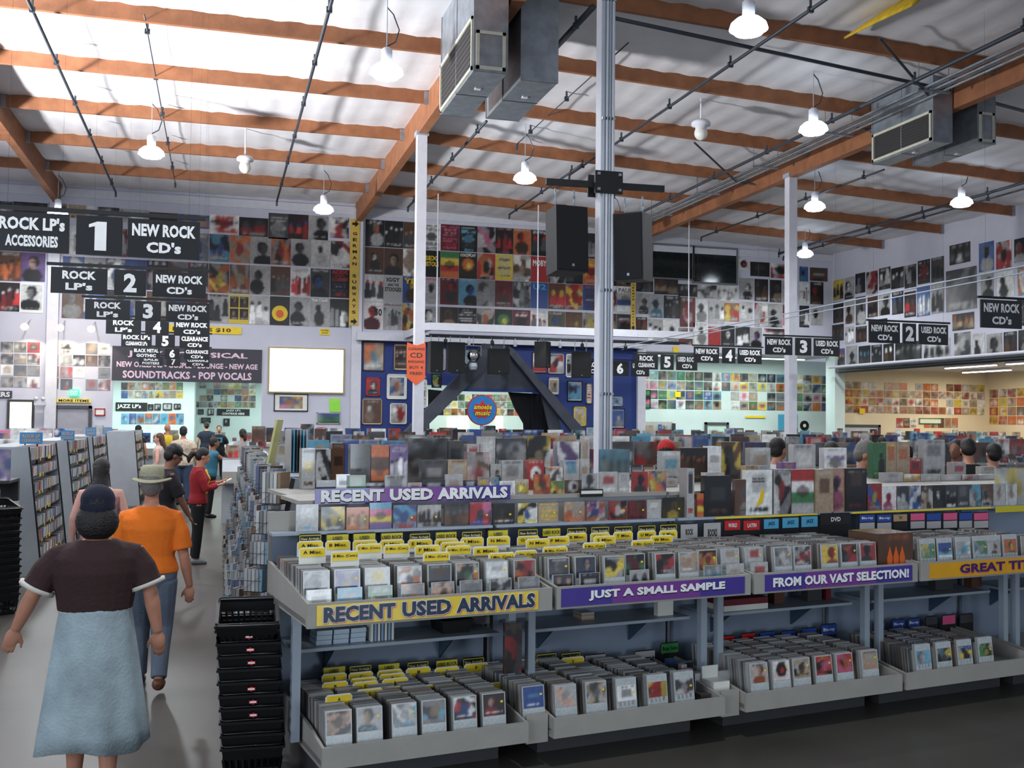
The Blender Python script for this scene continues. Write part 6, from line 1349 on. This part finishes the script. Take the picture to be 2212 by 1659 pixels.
    if skirt:
        m_, z1, z0, r1, r0 = skirt; n = 56; vs = []; K = 9; r2 = random.Random(4); ph = r2.random()*6
        for i in range(K+1):
            f = i/K; z = z1+(z0-z1)*f; r = r1+(r0-r1)*f**.8
            for k in range(n):
                a = 2*math.pi*k/n; fold = 1+.05*f*math.sin(9*a+ph)+.03*f*math.sin(5*a+1.3+ph)
                zz = z+(.012*math.sin(3*a+1)*f if i == K else 0)
                vs.append((r*fold*math.cos(a)*U, r*.78*fold*math.sin(a)*U+.0*U, zz*U))
        inner = [(v[0]*.97, v[1]*.97, v[2]) for v in vs]; N = len(vs)
        fs = [(i*n+k, (i+1)*n+k, (i+1)*n+(k+1) % n, i*n+(k+1) % n) for i in range(K) for k in range(n)]
        fs += [tuple(N+q for q in f[::-1]) for f in fs] + [(K*n+k, N+K*n+k, N+K*n+(k+1) % n, K*n+(k+1) % n) for k in range(n)] + [(k, (k+1) % n, N+(k+1) % n, N+k) for k in range(n)]
        mb = MB(); mb.add(vs+inner, fs); mb.build('skirt', m_, t, smooth=True)
    elif bottom is not None:
        mb = MB(); torso(mb, .012, .475, .60)
        for s in (-1, 1):
            g = G['L' if s < 0 else 'R']; hip = V((s*.052, 0, .50)); kn = V(g[0]); an = V(g[1])
            mb.tube([hip, lerp(hip, kn, .5), kn, lerp(kn, an, .5), an+(kn-an).normalized()*.01*U], .05*U, 14, rs=[.066*U*W, .056*U*W, .045*U*W, .040*U, .035*U])
        soft('trousers', mb, bottom, t, vox*.8, 2)
    # hair
    st, hm = hair
    if st != 'bald':
        mb = MB(); mb.ell(hp((0, -.016, .026)), (.050*U, .055*U, .054*U), 16, 10, HR)
        if st in ('short', 'bob', 'long', 'ponytail'): mb.ell(hp((0, -.030, .0)), (.048*U, .040*U, .050*U), 14, 10, HR)
        if st == 'bob': mb.ell(hp((0, -.022, -.034)), (.067*U, .055*U, .064*U), 14, 10, HR)
        if st == 'long':
            mb.tube([hp((0, -.03, .02)), hp((0, -.042, -.05)), LZ(V((0, -.065, .80))), LZ(V((0, -.075, .70)))], .05*U, 14, rs=[(.050*U, .040*U), (.055*U, .034*U), (.066*U, .026*U), (.03*U, .012*U)])
        if st == 'ponytail': mb.tube([hp((0, -.06, .01)), hp((0, -.095, -.01)), hp((0, -.105, -.06)), hp((0, -.09, -.10))], .02*U, 10, rs=[.014*U, .026*U, .024*U, .008*U])
        soft('hair', mb, hm, t, min(vox, .010), 2)
    if face:
        for s in (-1, 1):
            mb = MB(); mb.ell(hp((s*.017, .0415, .004)), (.0065*U, .004*U, .0045*U), 8, 6, HR); mb.build('eye', M_cardw, t, smooth=True)
            mb = MB(); mb.ell(hp((s*.017, .0445, .004)), (.003*U, .0025*U, .003*U), 8, 6, HR); mb.build('pupil', M_ink, t, smooth=True)
            mb = MB(); mb.tube([hp((s*.008, .047, .014)), hp((s*.017, .048, .017)), hp((s*.027, .042, .014))], .0018*U, 6); mb.build('eyebrow', M_hair, t)
        mb = MB(); mb.ell(hp((0, .0555, -.031)), (.013*U, .003*U, .004*U), 10, 6, HR); mb.build('lips', mat('lips', (.62, .30, .28), .5), t, smooth=True)
    if hat:
        kd, hm_ = hat
        if kd == 'fedora':
            mb = MB(); nn = 30; vs = []; rows = [(.088, .018), (.080, .022), (.056, .030), (.052, .034), (.054, .055), (.050, .083), (.038, .094), (.012, .088)]
            for i, (r, z) in enumerate(rows):
                for k in range(nn):
                    a = 2*math.pi*k/nn; zz = z+(.014*(abs(math.cos(a)))**2 if i < 2 else 0)-(.008 if i < 2 and math.sin(a) > .3 else 0)
                    vs.append(hp((r*math.cos(a), r*1.12*math.sin(a)-.006, zz)))
            fs = [(i*nn+k, i*nn+(k+1) % nn, (i+1)*nn+(k+1) % nn, (i+1)*nn+k) for i in range(len(rows)-1) for k in range(nn)]+[tuple((len(rows)-1)*nn+k for k in range(nn))]
            mb.add(vs, fs); h_ = mb.build('hat', hm_, t, smooth=True); so = h_.modifiers.new('s', 'SOLIDIFY'); so.thickness = .004
            mb = MB(); mb.tube([hp((0, -.006, .034)), hp((0, -.006, .046))], .05, 24, caps=False, rs=[(.0585*U, .0525*U)]*2); mb.build('hat_band', mat('olive_band', (.42, .42, .33), .7), h_)
        else:
            mb = MB(); mb.ell(hp((0, -.010, .032)), (.0535*U, .0600*U, .052*U), 18, 12, HR)
            if kd == 'cap': mb.add([hp(p) for p in ((-.042, .035, .030), (.042, .035, .030), (.036, .098, .018), (-.036, .098, .018), (-.042, .035, .036), (.042, .035, .036), (.036, .098, .023), (-.036, .098, .023))], [(3, 2, 1, 0), (4, 5, 6, 7), (0, 1, 5, 4), (1, 2, 6, 5), (2, 3, 7, 6), (3, 0, 4, 7)])
            if kd == 'beanie': mb.ell(hp((0, -.02, .012)), (.054*U, .052*U, .05*U), 16, 10, HR)
            soft('hat', mb, hm_, t, min(vox, .01), 2)
    return t
AZ = lambda deg: math.radians(deg)        # 0 faces away from the camera, -90 faces right
m_skinb = mat('deeper_skin', (.50, .33, .25), .6, var=.08, scale=14); m_pale = mat('light_skin', (.80, .60, .54), .6, var=.06, scale=14)
cloth = lambda n, c, **k: mat('cloth_'+n, c, .9, var=k.pop('var', .12), scale=k.pop('scale', 7), bump=.25, bscale=40)
def at0(px, py): p = onZ(px, py, 0); return p.x, p.y
def atd(px, zc): p = atD(px, 895, zc); return p.x, p.y
x, y = at0(196, 1735)
person('woman in brown blouse, denim skirt and navy cap walking away', x, y, AZ(3), 1.70, cloth('dark_brown', (.20, .115, .115)), None, hair=('bob', M_hair), hat=('beanie', cloth('navy', (.07, .09, .17))), W=1.16, sleeve=.82, hem=.615, vox=.007,
       arms=dict(L=((-.185, .0, .665), (-.235, .045, .555)), R=((.165, -.01, .665), (.190, .01, .53)), hand={-1: (-.4, .1, -1), 1: (.12, .1, -1)}), legs=dict(L=((-.05, .05, .285), (-.055, .06, .045)), R=((.05, -.02, .285), (.05, -.07, .055))),
       skirt=(mat('cloth_light_denim', (.60, .66, .68), .9, var=.3, scale=4, bump=.3, bscale=60), .66, .185, .098, .165), shoe='n', trim=cloth('cream_trim', (.8, .78, .74)))
x, y = at0(318, 1492)
person('man in bright orange shirt, grey trousers and straw hat walking away', x, y, AZ(-4), 1.68, cloth('orange', (.93, .46, .10)), cloth('grey_blue', (.36, .40, .46)), hair=('short', mat('grey_hair', (.45, .43, .41), .7, var=.2, scale=40)), hat=('fedora', mat('straw', (.64, .62, .52), .85, var=.1, scale=60, bump=.4, bscale=150)), W=1.1, sleeve=.80, hem=.535, vox=.008,
       arms=dict(L=((-.14, .03, .65), (-.13, .10, .53)), R=((.150, -.01, .60), (.172, .03, .465)), hand={1: (.0, .12, -1)}), legs=dict(L=((-.05, .08, .29), (-.05, .10, .045)), R=((.055, .02, .28), (.06, -.10, .07))), shoe=mat('brown_leather', (.36, .20, .12), .5))
x, y = atd(222, 10.4)
person('woman with very long dark hair and bare shoulders seen from behind', x, y, AZ(0), 1.66, cloth('dusty_pink', (.66, .48, .48)), cloth('dark_blue', (.12, .14, .22)), hair=('long', M_hair), skin=m_pale, sleeve=0, neck_low=.06, vox=.012)
x, y = atd(352, 12.3)
person('man in black cap and dark shirt looking down to the right', x, y, AZ(-72), 1.76, cloth('charcoal_shirt', (.10, .09, .11)), cloth('dark_jeans', (.12, .13, .18)), hat=('cap', M_black), nod=.35, lean=.12, W=1.05, sleeve=.9, face=True, vox=.012, skin=m_skinb,
       arms=dict(L=((-.13, .06, .65), (-.09, .14, .52)), R=((.12, .08, .64), (.10, .16, .52))))
x, y = at0(425, 1217)
t = person('woman in red cardigan and yellow top holding a CD, black trousers', x, y, AZ(-84), 1.64, cloth('red', (.56, .10, .13)), cloth('black', (.035, .035, .045)), hair=('ponytail', M_hair), nod=.42, W=.92, sleeve=1.85, hem=.52, face=True, vox=.010, bust=.02,
       arms=dict(L=((-.12, .05, .655), (-.05, .175, .695)), R=((.12, .05, .65), (.04, .16, .675)), hand={-1: (.1, 1, .35), 1: (-.1, 1, .25)}, curl=.6, nrm=(0, 0, 1)), open_front=cloth('yellow', (.88, .72, .12)), shoe='g')
p = Vector((x, y, 0)); d = Vector((math.sin(AZ(84)), math.cos(AZ(84)), 0))
mb = MB(); mb.b2(-.07, -.006, -.06, .07, .006, .065); o = mb.build('cd_case', M_cardw, None, p+d*.40+Vector((0, 0, 1.17))); o.rotation_euler = (AZ(-65), 0, AZ(-84)); tag(o, 'white CD case held by the woman in the red cardigan', 'cd')
m_teal = cloth('turquoise', (.28, .62, .74)); m_flor = mat('cloth_floral', (.74, .68, .60), .9, var=.35, scale=22)
def far(label, px, zc, az, H, topm, botm, **k):
    x, y = atd(px, zc); k.setdefault('vox', .018); return person(label, x, y, AZ(az), H, topm, botm, **k)
nvy = cloth('navy_tee', (.09, .11, .18)); blk = cloth('black_tee', (.05, .05, .06)); grn = cloth('olive_tee', (.48, .46, .34)); wht = cloth('white_shirt', (.8, .8, .78)); jn = cloth('jeans', (.2, .26, .36))
far('woman in turquoise skirt further along the aisle', 381, 26., -5, 1.64, wht, None, skirt=(m_teal, .62, .27, .085, .135), hair=('short', mat('fair_hair', (.50, .44, .28), .7)), shoe='n')
far('woman with sunglasses and bare arms facing left, farther aisle', 346, 23., 80, 1.70, cloth('pale_top', (.7, .66, .62)), jn, hair=('long', mat('brown_hair', (.3, .2, .14), .6)), sleeve=0, skin=m_pale, face=True)
far('bald man in a yellow shirt at the end of the aisle', 362, 29., -20, 1.86, cloth('yellow_shirt', (.85, .72, .2)), jn, hair=('bald', None))
far('man in a pale floral shirt seen from behind', 397, 24.5, -5, 1.84, m_flor, jn, W=1.15)
far('person in a navy t-shirt before the side room, back turned', 447, 35.5, 0, 1.9, nvy, jn)
t = far('person in a black t-shirt with a blue print facing the camera', 474, 34.5, 180, 1.78, blk, blk, face=True, sleeve=.9)
mb = MB(); mb.b2(-.11, .132, 1.22, .11, .142, 1.38); mb.build('shirt_print', pm('c'), t)
far('woman in a striped teal top reaching right to the bins', 455, 21.5, -75, 1.66, cloth('teal_stripe', (.2, .42, .5)), blk, skin=m_skinb, sleeve=.3, arms=dict(L=((-.12, .13, .74), (-.08, .27, .70)), R=((.12, .12, .72), (.1, .26, .70))), lean=.12)
far('person with tied dark hair beyond the wire rack', 525, 25.5, 20, 1.78, cloth('grey_top', (.6, .58, .58)), jn, hair=('ponytail', M_hair))
far('person with dark hair behind the left bins by the grey door', 153, 22.4, 10, 1.74, nvy, jn)
far('dark-jacketed person by the side room corner, partly hidden', 300, 30.5, -40, 1.80, nvy, jn)
far('person in a red baseball cap facing away among the bins', 1440, 11.2, -25, 1.88, cloth('beige_top', (.6, .55, .5)), jn, hat=('cap', pm('r', .7)), vox=.012)
far('person in a white shirt bending over the right bins', 1662, 12.3, -70, 1.92, wht, jn, lean=.2, sleeve=1.7, arms=dict(L=((-.11, .10, .66), (-.05, .2, .6)), R=((.11, .10, .66), (.05, .2, .6))))
far('dark-haired person whose head shows over the white-topped box', 1795, 12.6, 0, 1.86, grn, jn)
far('grey-haired man looking down to the right among box sets', 1857, 10.45, -130, 1.92, cloth('grey_shirt', (.34, .33, .33)), jn, hair=('short', mat('grey_hair', (.45, .43, .41), .7)), nod=.4, face=True, vox=.011)
far('person in an olive t-shirt and dark cap bending left', 1985, 13., 70, 1.86, grn, jn, hat=('beanie', M_black), lean=.25)
far('dark-haired person in black near the right edge, head bowed', 2095, 12.8, -30, 1.92, blk, jn, nod=.4, lean=.1)
far('dark-haired person at the far right edge of the bins', 2146, 13.2, -10, 1.85, nvy, jn)
far('person in black between the two rightmost heads', 2066, 14., 120, 1.88, blk, jn, skin=m_skinb)
far('person with dark hair in front of the pale annexe door', 1905, 22.4, 0, 1.8, nvy, jn)
far('dark-haired person by the record disc wall', 1752, 27., 10, 1.76, blk, jn)
# bake remeshed bodies and clothes
bpy.context.view_layer.update()
dg = bpy.context.evaluated_depsgraph_get()
for o in PEND:
    me = bpy.data.meshes.new_from_object(o.evaluated_get(dg)); mt = [m for m in o.data.materials]
    o.modifiers.clear(); o.data = me
    if not me.materials:
        for m in mt: me.materials.append(m)
    me.polygons.foreach_set('use_smooth', [True]*len(me.polygons)); me.update()
